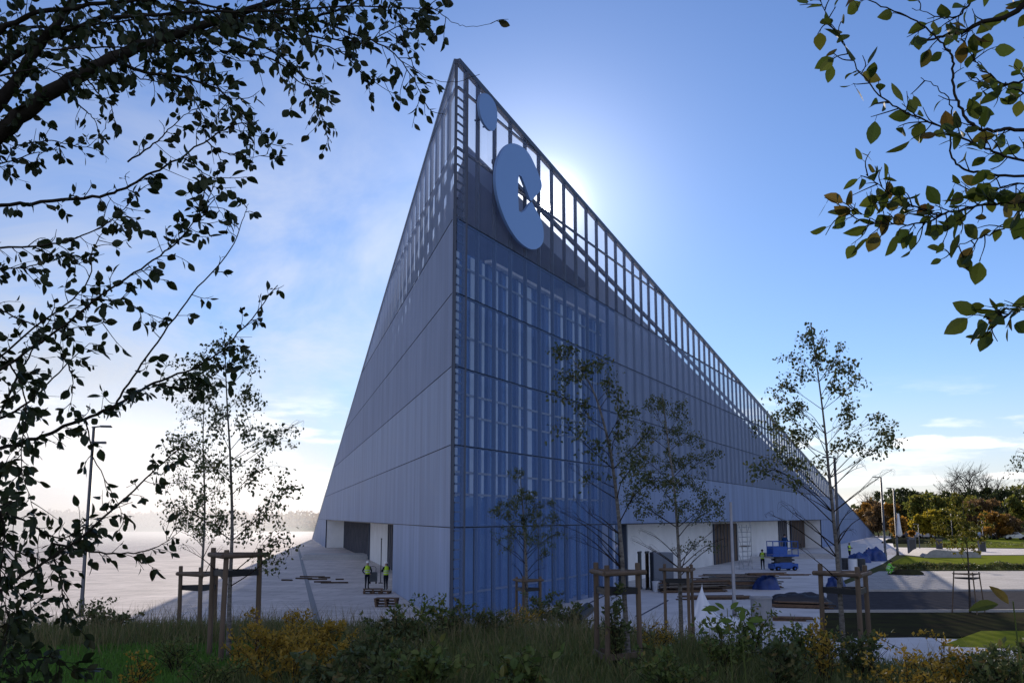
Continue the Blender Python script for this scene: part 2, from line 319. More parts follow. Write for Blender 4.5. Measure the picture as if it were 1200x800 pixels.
def face_matrix(u, out):                    # local x along the face, y outwards, z up
    x = u.copy(); z = V((0, 0, 1)); y = z.cross(x)
    m = M.Identity(4)
    m.col[0][:3] = x; m.col[1][:3] = y; m.col[2][:3] = z
    return m
def building():
    root = empty('wedge_building', TIP)
    tag(root, 'huge wedge shaped building clad in perforated metal whose sharp corner rises towards the camera', 'building')
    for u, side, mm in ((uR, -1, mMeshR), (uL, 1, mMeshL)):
        fm = face_matrix(u, side)           # y axis: inward on the right face (side -1 -> outward is -y), outward on the left face
        LB = LR if side < 0 else LL
        ztop = lambda s: HT * (1 - s / LB)
        O1, O2 = (run_to(722, uR), run_to(961, uR)) if side < 0 else (run_to(463, uL), run_to(383, uL))
        o = side                            # sign of the outward normal along local y
        def put(b, name, m, **k):
            ob = b.build(name, m, root, **k); ob.matrix_local = fm.copy(); return ob
        tops = SEAM[1:] + [HT]
        for k in range(len(SEAM)):
            z0, z1 = SEAM[k], (SEAM + [HT])[k + 1]
            z0 += 0.02; z1 -= 0.02
            sa, sb = LB * (1 - z0 / HT), LB * (1 - z1 / HT)
            y0, y1 = o * 0.10, o * 0.06
            def sheet(name, m, pts):
                b = MB(); b.face([(x, y0, z) for x, z in pts]); put(b, name, m)
            op = 22.0
            if k == 0:
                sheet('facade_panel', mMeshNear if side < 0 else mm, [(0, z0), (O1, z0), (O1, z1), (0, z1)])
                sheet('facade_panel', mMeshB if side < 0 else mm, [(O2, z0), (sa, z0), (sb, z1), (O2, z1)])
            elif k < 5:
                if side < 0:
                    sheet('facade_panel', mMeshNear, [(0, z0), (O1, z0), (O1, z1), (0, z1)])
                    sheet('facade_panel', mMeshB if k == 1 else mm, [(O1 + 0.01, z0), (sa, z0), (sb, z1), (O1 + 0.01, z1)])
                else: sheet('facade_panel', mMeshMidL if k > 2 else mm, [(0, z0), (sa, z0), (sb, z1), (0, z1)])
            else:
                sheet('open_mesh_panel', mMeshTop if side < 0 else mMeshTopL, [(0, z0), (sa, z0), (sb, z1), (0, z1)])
        # frame behind the sheets: uprights every two metres, a rail at each seam, sloped edge beams
        b = MB(); s = 2.4
        while s < LB - 6:
            zb = Z1 if O1 - 0.5 < s < O2 else 0.0
            zt = ztop(s)
            if zt - zb > 0.4: b.box((s, -o * 0.06, (zb + zt) / 2 - 0.05), (0.12, 0.18, zt - zb - 0.1))
            s += 1.93
        for z in SEAM[1:]:
            sb = LB * (1 - z / HT) - 0.3
            b.box((sb / 2 + 0.1, -o * 0.03, z), (sb - 0.2, 0.12, 0.10))
        put(b, 'facade_frame', mFrame)
        for z in SEAM[1:6]:
            b = MB(); sb = LB * (1 - z / HT) - 0.3; b.box((sb / 2 + 0.1, o * 0.10, z), (sb - 0.2, 0.03, 0.03 if side < 0 else 0.018)); put(b, 'seam_gasket', mGasket)
        if side < 0:                        # pale strips painted as sky reflections on the blue glass, mullions between
            rg = random.Random(4); b = MB(); c_ = MB(); s = 1.9
            gy = -o * .95                   # the glazed front of the hall, a metre behind the sheet
            g_ = MB(); g_.face([(1.7, gy, .1), (O1 + .6, gy, .1), (O1 + .6, gy, 17.0), (1.7, gy, 17.0)]); put(g_, 'glass_panel', mGlass)
            while s < O1 + .3:
                w = rg.choice((.25, .4, .6)); c_.box((s + w / 2, gy + o * .06, 11.2), (w, .05, 11.4)); s += w + rg.choice((.3, .5, .7))
                w = rg.choice((.18, .3)); b.box((s + w / 2, gy + o * .08, 8.5), (w, .12, 17.0)); s += w + rg.choice((.2, .35, .6))
            put(b, 'glazing_mullions', mMul); put(c_, 'sky_reflection_strips', mSkyStrip)
            b = MB()
            for zz in (1.2, 5.6, 6.6, 9.2, 10.2, 12.9, 16.2): b.box((O1 / 2 + .8, gy + o * .10, zz), (O1 - 1.6, .1, .10))
            put(b, 'glazing_rails', mTrim)
            b = MB()
            for k in range(1, 12): b.box((k * O1 / 12, o * .11, Z1 / 2), (.035, .05, Z1 - .1))
            put(b, 'glazing_joints', mFrame)
            b = MB(); b.box((O1 / 2 + 2.5, -o * .72, 17.05), (O1 - 5, .34, .14)); put(b, 'glazing_head', mRender)
        b = MB(); b.bar((0.1, 0, HT - 0.12), (LB - 1, 0, 0.1), 0.24, 0.26); put(b, 'edge_beam', mFrame)
        b = MB(); b.bar((6, -o * 0.9, ztop(6) - 2.2), (LB * .88, -o * 0.9, ztop(LB * .88) - 2.2), 0.2, 0.22); put(b, 'roof_edge_beam', mFrame)
    # corner: two posts with a ladder of short rungs between them
    b = MB()
    cR = uR * 0.28; cL = uL * 0.28
    b.box((-0.02, 0.10, HT / 2 - 0.15), (0.14, 0.14, HT - 0.3))
    c = uR * 0.92; b.box((c.x + .02, c.y, HT / 2 - 0.15), (0.20, 0.22, HT - 0.36), rz=0.3)
    z = 0.4
    while z < HT - 1.6:
        b.bar(uR * 0.1 + V((0.02, 0, z)), uR * 0.85 + V((0.02, 0, z)), 0.06, 0.075); z += 0.40
    b.build('corner_ladder_post', mFrame, root)
    # inner volume
    inv = TIP
    def loc(a, b_): p = uR * a + uL * b_; return (p.x, p.y)
    def roof(x, y):                         # sloping roof plane (local to the tip), 2.3 m under the edge of the screen
        det = uR.x * uL.y - uR.y * uL.x
        a = (x * uL.y - y * uL.x) / det; b_ = (uR.x * y - uR.y * x) / det
        return HT * (1 - a / LR - b_ / LL) - 2.3
    b0 = 1.2 / SINW; S = 20.0
    def limR(z, o_): return (1 - (2.3 + z) / HT - o_ / LL) * LR
    def limL(z, o_): return (1 - (2.3 + z) / HT - o_ / LR) * LL
    b = MB(); b.prism([loc(S, b0), loc(limR(Z1, b0) - .3, b0), loc(b0, limL(Z1, b0) - .3), loc(b0, S)], Z1, roof); b.build('inner_volume', mCore, root)
    b = MB(); b.prism([loc(b0, b0), loc(S - .02, b0), loc(b0, S - .02)], lambda x, y: roof(x, y) - 1.3, roof); b.build('roof_slab', mCore, root)
    b1 = 2.6 / SINW
    b = MB(); b.prism([loc(S + 2, b1), loc(limR(Z1, b1) + 8, b1), loc(b1, limL(Z1, b1) + 8), loc(b1, S + 2)], 0, Z1 - 0.004); b.build('recessed_wall', mRender, root)
    # glazed bay front behind the tip and its uprights
    b = MB()
    for k in range(1, 7):
        z = SEAM[k] if k < len(SEAM) else None
        b.prism([loc(1.8, 1.8), loc(S - .05, 1.8), loc(1.8, S - .05)], z - 0.35, z - 0.05) if z < 15.5 else None
    b.build('floor_slab', mCore, root)
    return root
BLD = building()
# ------------------------------------------------------------------ ground: plaza, apron, road, beds, lawns, the grassy mound
def paving(name, col, slab, var=0.1, joint=0.5, ratio=0.5):
    m = bpy.data.materials.new(name); m.use_nodes = True
    nt = m.node_tree; N = nt.nodes.new; L = nt.links.new; p = nt.nodes['Principled BSDF']; p.inputs['Roughness'].default_value = 0.75; p.inputs['Specular IOR Level'].default_value = 0.25
    tc = N('ShaderNodeTexCoord'); mp = N('ShaderNodeMapping'); mp.inputs['Rotation'].default_value = (0, 0, AZL * -1 + 0.0)
    L(tc.outputs['Object'], mp.inputs[0])
    br = N('ShaderNodeTexBrick'); L(mp.outputs[0], br.inputs[0]); br.inputs['Scale'].default_value = 1.0
    br.inputs['Brick Width'].default_value = slab; br.inputs['Row Height'].default_value = slab * ratio; br.inputs['Mortar Size'].default_value = 0.035
    br.inputs['Color1'].default_value = (*[c * (1 - var) for c in col], 1); br.inputs['Color2'].default_value = (*[c * (1 + var) for c in col], 1)
    br.inputs['Mortar'].default_value = (*[c * joint for c in col], 1)
    ns = N('ShaderNodeTexNoise'); ns.inputs['Scale'].default_value = 0.25; ns.inputs['Detail'].default_value = 8; ns.inputs['Roughness'].default_value = .7; L(tc.outputs['Object'], ns.inputs['Vector'])
    mr = N('ShaderNodeMapRange'); L(ns.outputs[0], mr.inputs[0]); mr.inputs[1].default_value = .3; mr.inputs[2].default_value = .7; mr.inputs[3].default_value = 0.66; mr.inputs[4].default_value = 1.12
    mx = N('ShaderNodeMix'); mx.data_type = 'RGBA'; mx.blend_type = 'MULTIPLY'; mx.inputs[0].default_value = 1
    L(br.outputs[0], mx.inputs[6]); L(mr.outputs[0], mx.inputs[7]); L(mx.outputs[2], p.inputs['Base Color'])
    return m
mEarth = mat('dull_field', (0.10, 0.10, 0.06), 0.95, col2=(0.07, 0.09, 0.035), scale=0.05)
mPlaza = paving('plaza_slabs', (0.60, 0.55, 0.51), 2.4, 0.08, 0.55)
mApron = mat('apron_concrete', (0.60, 0.59, 0.58), 0.85, var=0.16, scale=0.5, bump=0.08)
mRoad = mat('new_asphalt', (0.075, 0.075, 0.08), 0.9, var=0.2, scale=2)
mPave = paving('carpark_paving', (0.40, 0.38, 0.36), 1.2, 0.08, 0.7)
mSoil = mat('planting_soil', (0.035, 0.03, 0.024), 0.95, col2=(0.05, 0.055, 0.025), scale=0.8, bump=0.5)
mLawn = mat('lawn', (0.13, 0.17, 0.02), 0.95, col2=(0.22, 0.24, 0.04), scale=0.7, bump=0.4)
mKerb = mat('kerb_stone', (0.36, 0.35, 0.33), 0.8, var=0.1)

def sheet(name, m, pts, z):
    b = MB(); b.face([(p[0], p[1], z) for p in pts]); return tag(b.build(name, m), kind='structure')
def px(*pp): return [on(x, y) for x, y in pp]
sheet('ground', mEarth, [(-3000, -600), (3000, -600), (3000, 5000), (-3000, 5000)], -0.03)
sheet('plaza', mPlaza, [(-160, -10), (-1.0, -10), (4, 60), (-20, 330), (-210, 330)], 0.0)
e = TIP + uR * 230
sheet('apron', mApron, [(-1.0, 12), (30, 12), (28, 34)] + [on(1000, 742), on(965, 690), on(1035, 660), on(1050, 650)] + [(e.x + 3, e.y), (-20, 300), (4, 60)], 0.004)
sheet('carpark', mPave, px((968, 693), (1030, 669), (1420, 668), (1700, 691)), 0.008)
sheet('road', mRoad, px((965, 716), (970, 693.3), (1700, 691.3), (1900, 714)), 0.008)
sheet('planting_bed', mSoil, px((960, 748), (965, 717.5), (1750, 716), (1700, 738)), 0.008)
sheet('verge', mLawn, px((1100, 757), (1150, 739), (1700, 738.3), (1700, 776)), 0.012)
sheet('footpath', mApron, px((900, 752), (1010, 748.5), (1200, 765), (1500, 785), (1600, 815), (1200, 788), (1000, 775)), 0.012)
sheet('lawn', mLawn, px((1040, 661), (1062, 651), (1420, 650), (1500, 662)), 0.008)
sheet('park_path', mPlaza, px((1030, 650), (1045, 641), (1420, 645), (1420, 649.6)), 0.008)
sheet('park_lawn', mLawn, px((1090, 640.5), (1110, 630), (1500, 630), (1500, 644)), 0.012)
# kerbs along the road and the planting bed
for k, (a, c) in enumerate((((968, 692.6), (1690, 690.8)), ((963, 717), (1745, 715.6)))):
    b = MB(); p, q = on(*a), on(*c); b.bar(p + V((0, 0, .05)), q + V((0, 0, .05)), 0.16, 0.14); tag(b.build('kerb', mKerb), kind='structure')
# shallow drain line that runs up the plaza
b = MB(); b.bar(on(372, 728) + V((0, 0, .012)), on(349, 640) + V((0, 0, .012)), 0.30, 0.008); tag(b.build('drain_channel', mat('drain_grate', (0.12, 0.12, 0.13), .6)), kind='structure')

def sstep(t): t = min(1, max(0, t)); return t * t * (3 - 2 * t)
def mound(x, y):
    k = sstep((x - 0.8) / 3.2); c = 14.0 * (1 - k) + 10.2 * k; ln = 15.0 * (1 - k) + 14 * k
    t = sstep((y - c) / ln)
    n = noise.noise(V((x * .35, y * .35, 3))) * .10 + noise.noise(V((x * 1.3, y * 1.3, 7))) * .035
    return (3.0 + n) * (1 - t) - 0.12 * t
def make_mound():
    xs = [-46 + 0.5 * i for i in range(185)]; ys = [-9 + 0.45 * j for j in range(92)]
    vs = []
    for y in ys:
        for x in xs:
            z = mound(x, y); edge = min(1, (x + 46) / 10, (46 - x) / 10); vs.append((x, y, z * sstep(edge) - .12 * (1 - sstep(edge))))
    nx = len(xs); fs = [(j * nx + i, j * nx + i + 1, (j + 1) * nx + i + 1, (j + 1) * nx + i) for j in range(len(ys) - 1) for i in range(nx - 1)]
    b = MB(); b.raw(vs, fs)
    m = mat('turf_soil', (0.06, 0.075, 0.025), 0.95, col2=(0.10, 0.10, 0.04), scale=1.4, bump=0.6)
    tag(b.build('grass_bank', m, smooth=True), kind='structure')
make_mound()

# ------------------------------------------------------------------ leaves and grass
def leafmat(name, c1, c2, c3=None, trans=0.35, rough=0.55):
    m = bpy.data.materials.new(name); m.use_nodes = True
    nt = m.node_tree; N = nt.nodes.new; L = nt.links.new; p = nt.nodes['Principled BSDF']; p.inputs['Roughness'].default_value = rough
    p.inputs['Specular IOR Level'].default_value = 0.3
    g = N('ShaderNodeNewGeometry'); rp = N('ShaderNodeValToRGB'); cr = rp.color_ramp
    cr.elements[0].color = (*c1, 1); cr.elements[1].color = (*c2, 1); cr.elements[1].position = 0.8 if c3 else 1
    if c3: e = cr.elements.new(1.0); e.color = (*c3, 1)
    L(g.outputs['Random Per Island'], rp.inputs[0])
    L(rp.outputs[0], p.inputs['Base Color'])
    t = N('ShaderNodeBsdfTranslucent'); L(rp.outputs[0], t.inputs[0])
    mx = N('ShaderNodeMixShader'); mx.inputs[0].default_value = trans; L(p.outputs[0], mx.inputs[1]); L(t.outputs[0], mx.inputs[2])
    L(mx.outputs[0], nt.nodes['Material Output'].inputs[0]); return m
mBirchLeaf = leafmat('birch_leaf', (0.06, 0.085, 0.035), (0.105, 0.12, 0.045), (0.15, 0.12, 0.035))
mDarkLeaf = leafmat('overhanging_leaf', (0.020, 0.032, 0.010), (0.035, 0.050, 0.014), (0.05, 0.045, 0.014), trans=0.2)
mBackLeaf = leafmat('backlit_leaf', (0.045, 0.075, 0.014), (0.085, 0.105, 0.018), (0.14, 0.075, 0.02), trans=0.5)
mYellow = leafmat('yellow_leaf', (0.31, 0.21, 0.03), (0.44, 0.27, 0.03), (0.18, 0.17, 0.04))
mGreen = leafmat('shrub_leaf', (0.09, 0.14, 0.035), (0.16, 0.19, 0.045), (0.25, 0.19, 0.05))
mDeep = leafmat('dark_shrub_leaf', (0.07, 0.10, 0.035), (0.12, 0.14, 0.045), (0.20, 0.14, 0.05))
mLime = leafmat('lime_leaf', (0.09, 0.14, 0.02), (0.13, 0.19, 0.03))
mGrass = leafmat('grass_blade', (0.09, 0.125, 0.035), (0.16, 0.17, 0.05), (0.27, 0.21, 0.09), trans=0.3)
mMown = leafmat('mown_grass', (0.085, 0.20, 0.025), (0.13, 0.26, 0.035), trans=0.3)
mStraw = leafmat('dry_grass', (0.16, 0.13, 0.06), (0.28, 0.22, 0.10), trans=0.3)
mBark = mat('young_bark', (0.045, 0.036, 0.028), 0.9, col2=(0.10, 0.085, 0.07), scale=9, stretch=(1, 1, 3), bump=0.4)
mBirch = mat('birch_bark', (0.05, 0.04, 0.035), 0.85, col2=(0.24, 0.22, 0.19), scale=14, stretch=(1, 1, 2.5), bump=0.3)
mBlackBark = mat('old_bark', (0.020, 0.017, 0.014), 0.95, col2=(0.045, 0.038, 0.03), scale=8, bump=0.6)
mTwig = mat('twig', (0.035, 0.026, 0.02), 0.9)

def rvec(rng): 
    while True:
        v = V((rng.uniform(-1, 1), rng.uniform(-1, 1), rng.uniform(-1, 1)))
        if 0.05 < v.length < 1: return v.normalized()
LEAFROWS = ((.10, .20), (.30, .45), (.52, .50), (.74, .36), (.90, .16))
def leaf(b, p, d, nrm, L, w, fold=0.25, curl=0.25):
    """an oval leaf with a drawn out tip, folded along its rib and curled towards the tip"""
    d = d.normalized(); x = d.cross(nrm)
    if x.length < 1e-3: x = d.orthogonal()
    x.normalize(); n = x.cross(d)
    vs = [p]; tw = (hash((round(p.x * 977), round(p.z * 991))) % 100 / 100 - .5) * .5
    for t, h in LEAFROWS:
        c = p + d * (t * L) - n * (curl * L * t * t); xx = x + n * (tw * t)
        vs += [c + xx * (h * w) + n * (fold * h * w), c, c - xx * (h * w) + n * (fold * h * w)]
    vs.append(p + d * L - n * (curl * L)); e = len(vs) - 1
    fs = [(0, 2, 1), (0, 3, 2)]
    for r in range(len(LEAFROWS) - 1):
        q = 1 + 3 * r; fs += [(q, q + 1, q + 4, q + 3), (q + 1, q + 2, q + 5, q + 4)]
    fs += [(e - 3, e - 2, e), (e - 2, e - 1, e)]
    b.raw(vs, fs)
def chip(b, p, d, nrm, L, w):                # a small leaf: two faces folded along the rib
    d = d.normalized(); x = d.cross(nrm)
    if x.length < 1e-3: x = d.orthogonal()
    x.normalize(); n = x.cross(d)
    vs = [p, p + d * .45 * L + x * .5 * w + n * .15 * w, p + d * L, p + d * .45 * L - x * .5 * w + n * .15 * w]
    b.raw(vs, [(0, 2, 1), (0, 3, 2)])
def curve(pts, n):                           # smooth curve through points
    pts = [V(p) for p in pts]; out = []
    P = [pts[0] * 2 - pts[1]] + pts + [pts[-1] * 2 - pts[-2]]
    for i in range(1, len(P) - 2):
        for k in range(n):
            t = k / n; a, b_, c, d = P[i - 1], P[i], P[i + 1], P[i + 2]
            out.append(0.5 * ((2 * b_) + (c - a) * t + (2 * a - 5 * b_ + 4 * c - d) * t * t + (3 * b_ - a - 3 * c + d) * t ** 3))
    out.append(pts[-1]); return out

# young birches -----------------------------------------------------------------
def birch(name, trunk_px, depth, clumps, seed, label, r0=0.035, leafL=0.045, twigs=10, density=1.0, lm=None, bm=None, group='young birches planted along the bank', zbase=None, dspread=None, bare=()):
    """trunk through picture points; each clump is (x, y, rx, ry, leaves): limbs grow from the trunk to it"""
    rng = random.Random(seed); lm = lm or mBirchLeaf
    sc = depth / F
    pts = [at(x, y, depth + rng.uniform(-.15, .15)) for x, y in trunk_px]
    zb = mound(pts[0].x, depth) if zbase is None else zbase
    pts[0].z = zb - .05; base = pts[0].copy(); base.z = zb
    root = empty(name, base); tag(root, label, 'tree', group)
    off = -base
    tr = curve([p + off for p in pts], 6); n = len(tr)
    b = MB(); b.tube(tr, [r0 * (1 - .86 * (i / (n - 1)) ** .8) for i in range(n)], 8); b.build('trunk', bm or mBirch, root, smooth=True)
    tw = MB(); fo = MB()
    crown = [(x, y, rx, ry, c) for x, y, rx, ry, c in clumps]
    for (x, y, rx, ry, cnt) in crown + [(q[0], q[1], 4, 4, 0) for q in bare]:
        dd = depth + rng.uniform(-1, 1) * (dspread if dspread else 55 * sc)
        c = at(x, y, dd) + off
        # the limb leaves the trunk lower than the clump it carries
        best = min(range(n), key=lambda i: abs(tr[i].z - (c.z - 0.55 * hypot(c.x - tr[i].x, c.y - tr[i].y) - .05)))
        a = tr[min(best, n - 2)]
        mid = (a + c) / 2 + rvec(rng) * .05 + V((0, 0, .05 * (c - a).length))
        limb = curve([a, mid, c], 5)
        ra = r0 * (1 - .86 * (best / (n - 1))) * .26 + .0012
        tw.tube(limb, [ra * (1 - .8 * i / (len(limb) - 1)) for i in range(len(limb))], 5, cap=False)
        k = max(4, int(twigs * (rx + ry) / 32)) if cnt else 3
        ends = []
        for j in range(k):
            t = rng.uniform(.3, 1); o_ = limb[int(t * (len(limb) - 1))]
            ang = rng.uniform(0, 2 * pi); rr = sqrt(rng.random())
            e = c + V((cos(ang) * rx * sc * rr, rng.uniform(-1, 1) * rx * sc * .8, sin(ang) * ry * sc * rr))
            m_ = (o_ + e) / 2 + V((0, 0, .05)) + rvec(rng) * .03
            q = curve([o_, m_, e, e + V((rng.uniform(-.04, .04), rng.uniform(-.04, .04), -rng.uniform(.02, .12)))], 3)
            tw.tube(q, [.0022 * (1 - .6 * i / (len(q) - 1)) for i in range(len(q))], 3, cap=False); ends.append(q)
        for j in range(int(cnt * density * 2.3)):
            q = rng.choice(ends); p = q[rng.randrange(2, len(q))] + rvec(rng) * rng.uniform(.01, .09)
            d = rvec(rng) * .8 + V((0, 0, -.7)); L = leafL * .82 * rng.uniform(.6, 1.3)
            chip(fo, p, d, rvec(rng), L, L * rng.uniform(.6, .8))
    tw.build('limbs', mTwig, root); fo.build('crown', lm, root)
    return root
mStake = mat('stake_wood', (0.10, 0.068, 0.045), 0.85, col2=(0.17, 0.12, 0.08), scale=7, stretch=(1, 1, .15), bump=0.3)
mStrap = mat('rubber_strap', (0.012, 0.012, 0.014), 0.6)
def stakes(pxx, pytop, depth, w, rot, label, zb=None, h=None, low=False, taper=0.0):
    c = at(pxx, pytop, depth); zb = mound(c.x, depth) if zb is None else zb
    root = empty('tree_stakes', (c.x, c.y, zb)); tag(root, label, 'tree stakes', 'timber stake frames round the young trees')
    H = c.z - zb; R_ = w / sqrt(3)
    P = [V((R_ * cos(rot + k * 2 * pi / 3), R_ * sin(rot + k * 2 * pi / 3), 0)) for k in range(3)]
    rng = random.Random(int(pxx))
    for p in P:
        b = MB(); t = V((rng.uniform(-.02, .02), rng.uniform(-.02, .02), rng.uniform(.02, .07)))
        b.tube([p * (1 + taper) + V((0, 0, -.15)), p + V((0, 0, H)) + t - V((0, 0, .01)), p + V((0, 0, H)) + t], [.031, .030, .026], 10); b.build('post', mStake, root, smooth=False)
    for k in range(3):
        a, c_ = P[k], P[(k + 1) % 3]; d = (c_ - a).normalized() * .07; out = (a + c_).normalized() * .038
        b = MB(); b.tube([a - d + out + V((0, 0, H - .05)), c_ + d + out + V((0, 0, H - .05))], .028, 8); b.build('rail', mStake, root)
        b = MB(); b.bar(a + V((0, 0, H - .25)), c_ + V((0, 0, H - .25)), .012, .07); b.build('strap', mStrap, root)
        if low:
            b = MB(); b.bar(a + out + V((0, 0, .10)), c_ + out + V((0, 0, .10)), .03, .06); b.build('low_rail', mStake, root)
    return root
# ------------------------------------------------------------------ young trees and their stakes
birch('birch_tree', [(268, 768), (269, 700), (272, 620), (270, 540), (266, 470), (263, 395)], 12.2,
      [(262, 402, 20, 22, 90), (240, 425, 30, 20, 130), (290, 420, 16, 25, 70), (222, 455, 35, 20, 130), (285, 470, 25, 22, 120), (250, 490, 25, 25, 140),
       (215, 520, 30, 25, 150), (300, 500, 30, 22, 120), (330, 510, 22, 14, 70), (250, 550, 35, 25, 150), (310, 550, 32, 25, 150), (335, 580, 20, 20, 90),
       (215, 590, 25, 22, 130), (300, 610, 35, 25, 170), (330, 630, 25, 18, 100), (245, 615, 22, 20, 90), (315, 655, 20, 12, 50)],
      11, 'black looking birch with a full crown in the left foreground, nearest to the lit plaza', r0=.033, leafL=.056, density=.8, bare=((345, 500), (352, 492), (212, 640)))
stakes(274, 645, 12.2, .56, 0.5, 'timber stake frame round the left foreground birch, its top rail dark against the plaza')
birch('birch_tree', [(234, 745), (236, 680), (240, 600), (238, 520), (240, 440)], 15.6,
      [(240, 450, 18, 18, 60), (225, 480, 22, 18, 90), (212, 520, 24, 20, 110), (240, 530, 24, 20, 110), (205, 560, 25, 20, 120), (230, 580, 25, 22, 130), (262, 575, 20, 20, 90),
       (205, 600, 22, 18, 110), (235, 620, 26, 16, 120), (265, 610, 20, 16, 80)],
      12, 'smaller thin birch behind the left foreground birch', r0=.03, bare=((205, 620), (262, 640)))
stakes(235, 668, 15.6, .50, 0.9, 'smaller dark stake frame half hidden behind the left foreground stakes')
birch('birch_tree', [(617, 735), (617, 690), (616, 650), (613, 600), (609, 552)], 24,
      [(605, 556, 10, 9, 70), (612, 575, 16, 12, 130), (592, 590, 17, 10, 140), (630, 588, 18, 12, 140), (585, 600, 14, 8, 100), (612, 605, 22, 14, 200), (640, 605, 16, 12, 130),
       (600, 625, 22, 12, 120), (632, 628, 22, 14, 130), (655, 625, 10, 8, 40), (645, 650, 14, 10, 50), (590, 640, 12, 8, 30)],
      13, 'short bushy birch standing in front of the glazed corner of the building', r0=.05, leafL=.05, density=1.5, bare=((580, 615), (662, 620), (575, 630), (600, 660), (640, 665)))
stakes(617, 677, 24, .56, 0.3, 'small stake frame in front of the blue glazed corner')
birch('birch_tree', [(737, 772), (733, 720), (728, 640), (720, 560), (710, 505), (694, 455), (672, 422)], 11.8,
      [(652, 412, 12, 8, 45), (668, 410, 10, 8, 35), (686, 430, 14, 16, 80), (705, 422, 12, 7, 40), (664, 440, 14, 10, 50), (655, 462, 12, 8, 35), (716, 445, 10, 14, 50), (725, 458, 8, 10, 35),
       (684, 480, 10, 20, 55), (738, 478, 12, 12, 50), (665, 500, 18, 16, 45), (726, 508, 10, 14, 50), (700, 525, 22, 16, 60), (760, 505, 10, 10, 20), (745, 545, 22, 14, 80), (700, 560, 20, 12, 25), (770, 560, 24, 14, 70)],
      14, 'tall leaning birch with sparse leaves bending left in front of the blue glass', r0=.036, leafL=.05, bare=((640, 590), (660, 600), (650, 612), (690, 600), (672, 585), (668, 630), (700, 630), (665, 545)))
stakes(719, 665, 11.8, .50, 0.15, 'tallest stake frame with a low ground rail at the foot of the leaning birch', low=True)
birch('birch_tree', [(799, 752), (797, 690), (795, 640), (790, 570), (782, 510), (776, 462)], 20,
      [(777, 468, 10, 14, 50), (765, 472, 20, 10, 110), (798, 480, 14, 18, 110), (750, 505, 18, 16, 130), (790, 505, 22, 18, 180), (815, 510, 14, 12, 80), (745, 530, 20, 16, 170), (780, 540, 26, 18, 240),
       (820, 535, 22, 12, 130), (835, 528, 12, 6, 40), (755, 560, 26, 18, 230), (800, 565, 30, 18, 280), (745, 585, 20, 14, 140), (835, 585, 16, 16, 160), (800, 590, 30, 14, 180), (765, 600, 20, 10, 90), (830, 600, 20, 10, 90),
       (815, 635, 20, 10, 50), (835, 640, 14, 6, 25), (790, 640, 14, 6, 25)],
      15, 'dense bushy birch in front of the white recess wall', r0=.05, leafL=.05, density=1.3, bare=((750, 620), (760, 640), (845, 615), (850, 630), (740, 632)))
stakes(798, 664, 19.6, .56, 0.75, 'stake frame with a pale rail end beside the white sheet')
birch('birch_tree', [(990, 780), (986, 720), (980, 640), (972, 560), (964, 480), (950, 378)], 12.9,
      [(949, 384, 6, 8, 25), (952, 400, 10, 12, 50), (935, 398, 9, 7, 18), (965, 400, 6, 14, 25), (952, 420, 14, 14, 60), (985, 405, 8, 8, 18), (925, 420, 16, 6, 30), (935, 435, 20, 7, 60), (978, 425, 14, 12, 55), (995, 430, 18, 10, 65), (985, 450, 16, 10, 70), (1005, 443, 10, 6, 25),
       (920, 452, 16, 8, 45), (905, 462, 14, 7, 30), (930, 478, 18, 12, 80), (915, 488, 16, 10, 50), (900, 500, 16, 10, 60), (925, 510, 22, 12, 90), (945, 500, 10, 12, 25), (1000, 480, 10, 12, 60), (990, 495, 14, 10, 30), (985, 520, 10, 8, 40), (1005, 515, 10, 12, 45), (1040, 490, 16, 6, 40), (1035, 505, 12, 12, 70), (1048, 515, 12, 10, 55), (1030, 525, 10, 8, 25),
       (910, 530, 18, 10, 70), (895, 545, 16, 8, 50), (930, 540, 16, 10, 60), (955, 545, 12, 10, 30), (885, 550, 10, 5, 20), (925, 565, 14, 8, 20)],
      16, 'tall sparse birch on the right with clumped leaves against the open sky', r0=.042, leafL=.055, bare=((1015, 545), (1030, 560), (1010, 590), (1025, 600), (930, 600), (915, 590), (1000, 620), (1045, 550), (900, 600), (935, 640), (940, 580)))
stakes(993, 667, 12.9, .58, 0.55, 'honey coloured stake frame below the tall right hand birch')
birch('rowan_tree', [(1137, 718), (1136, 690), (1134, 650), (1130, 610), (1127, 580)], 51,
      [(1128, 584, 14, 8, 130), (1112, 598, 16, 8, 150), (1140, 598, 16, 8, 160), (1125, 608, 22, 8, 220), (1105, 614, 16, 7, 150), (1150, 612, 14, 8, 150), (1135, 622, 24, 8, 220), (1115, 630, 20, 7, 150), (1150, 632, 14, 6, 90), (1130, 642, 18, 6, 90)],
      17, 'small yellow green tree standing beside the road', r0=.07, leafL=.13, lm=leafmat('rowan_leaf', (0.10, 0.115, 0.02), (0.17, 0.14, 0.02), trans=.45), bm=mBark, group=None, zbase=0.0)
stakes(1135, 671, 51, 1.15, 0.4, 'wide thin stake frame round the yellow green tree by the road', zb=0.0, taper=.35)
birch('birch_tree', [(1262, 800), (1258, 700), (1250, 600), (1244, 520), (1240, 470)], 13.5,
      [(1192, 536, 10, 5, 30), (1183, 547, 7, 5, 14), (1205, 545, 10, 8, 50), (1225, 520, 20, 20, 120), (1240, 490, 18, 20, 110), (1260, 530, 25, 22, 120), (1235, 570, 25, 20, 120), (1200, 565, 8, 5, 20)],
      18, 'birch at the right edge of which only leafy twigs show', r0=.035, bare=((1190, 528),))

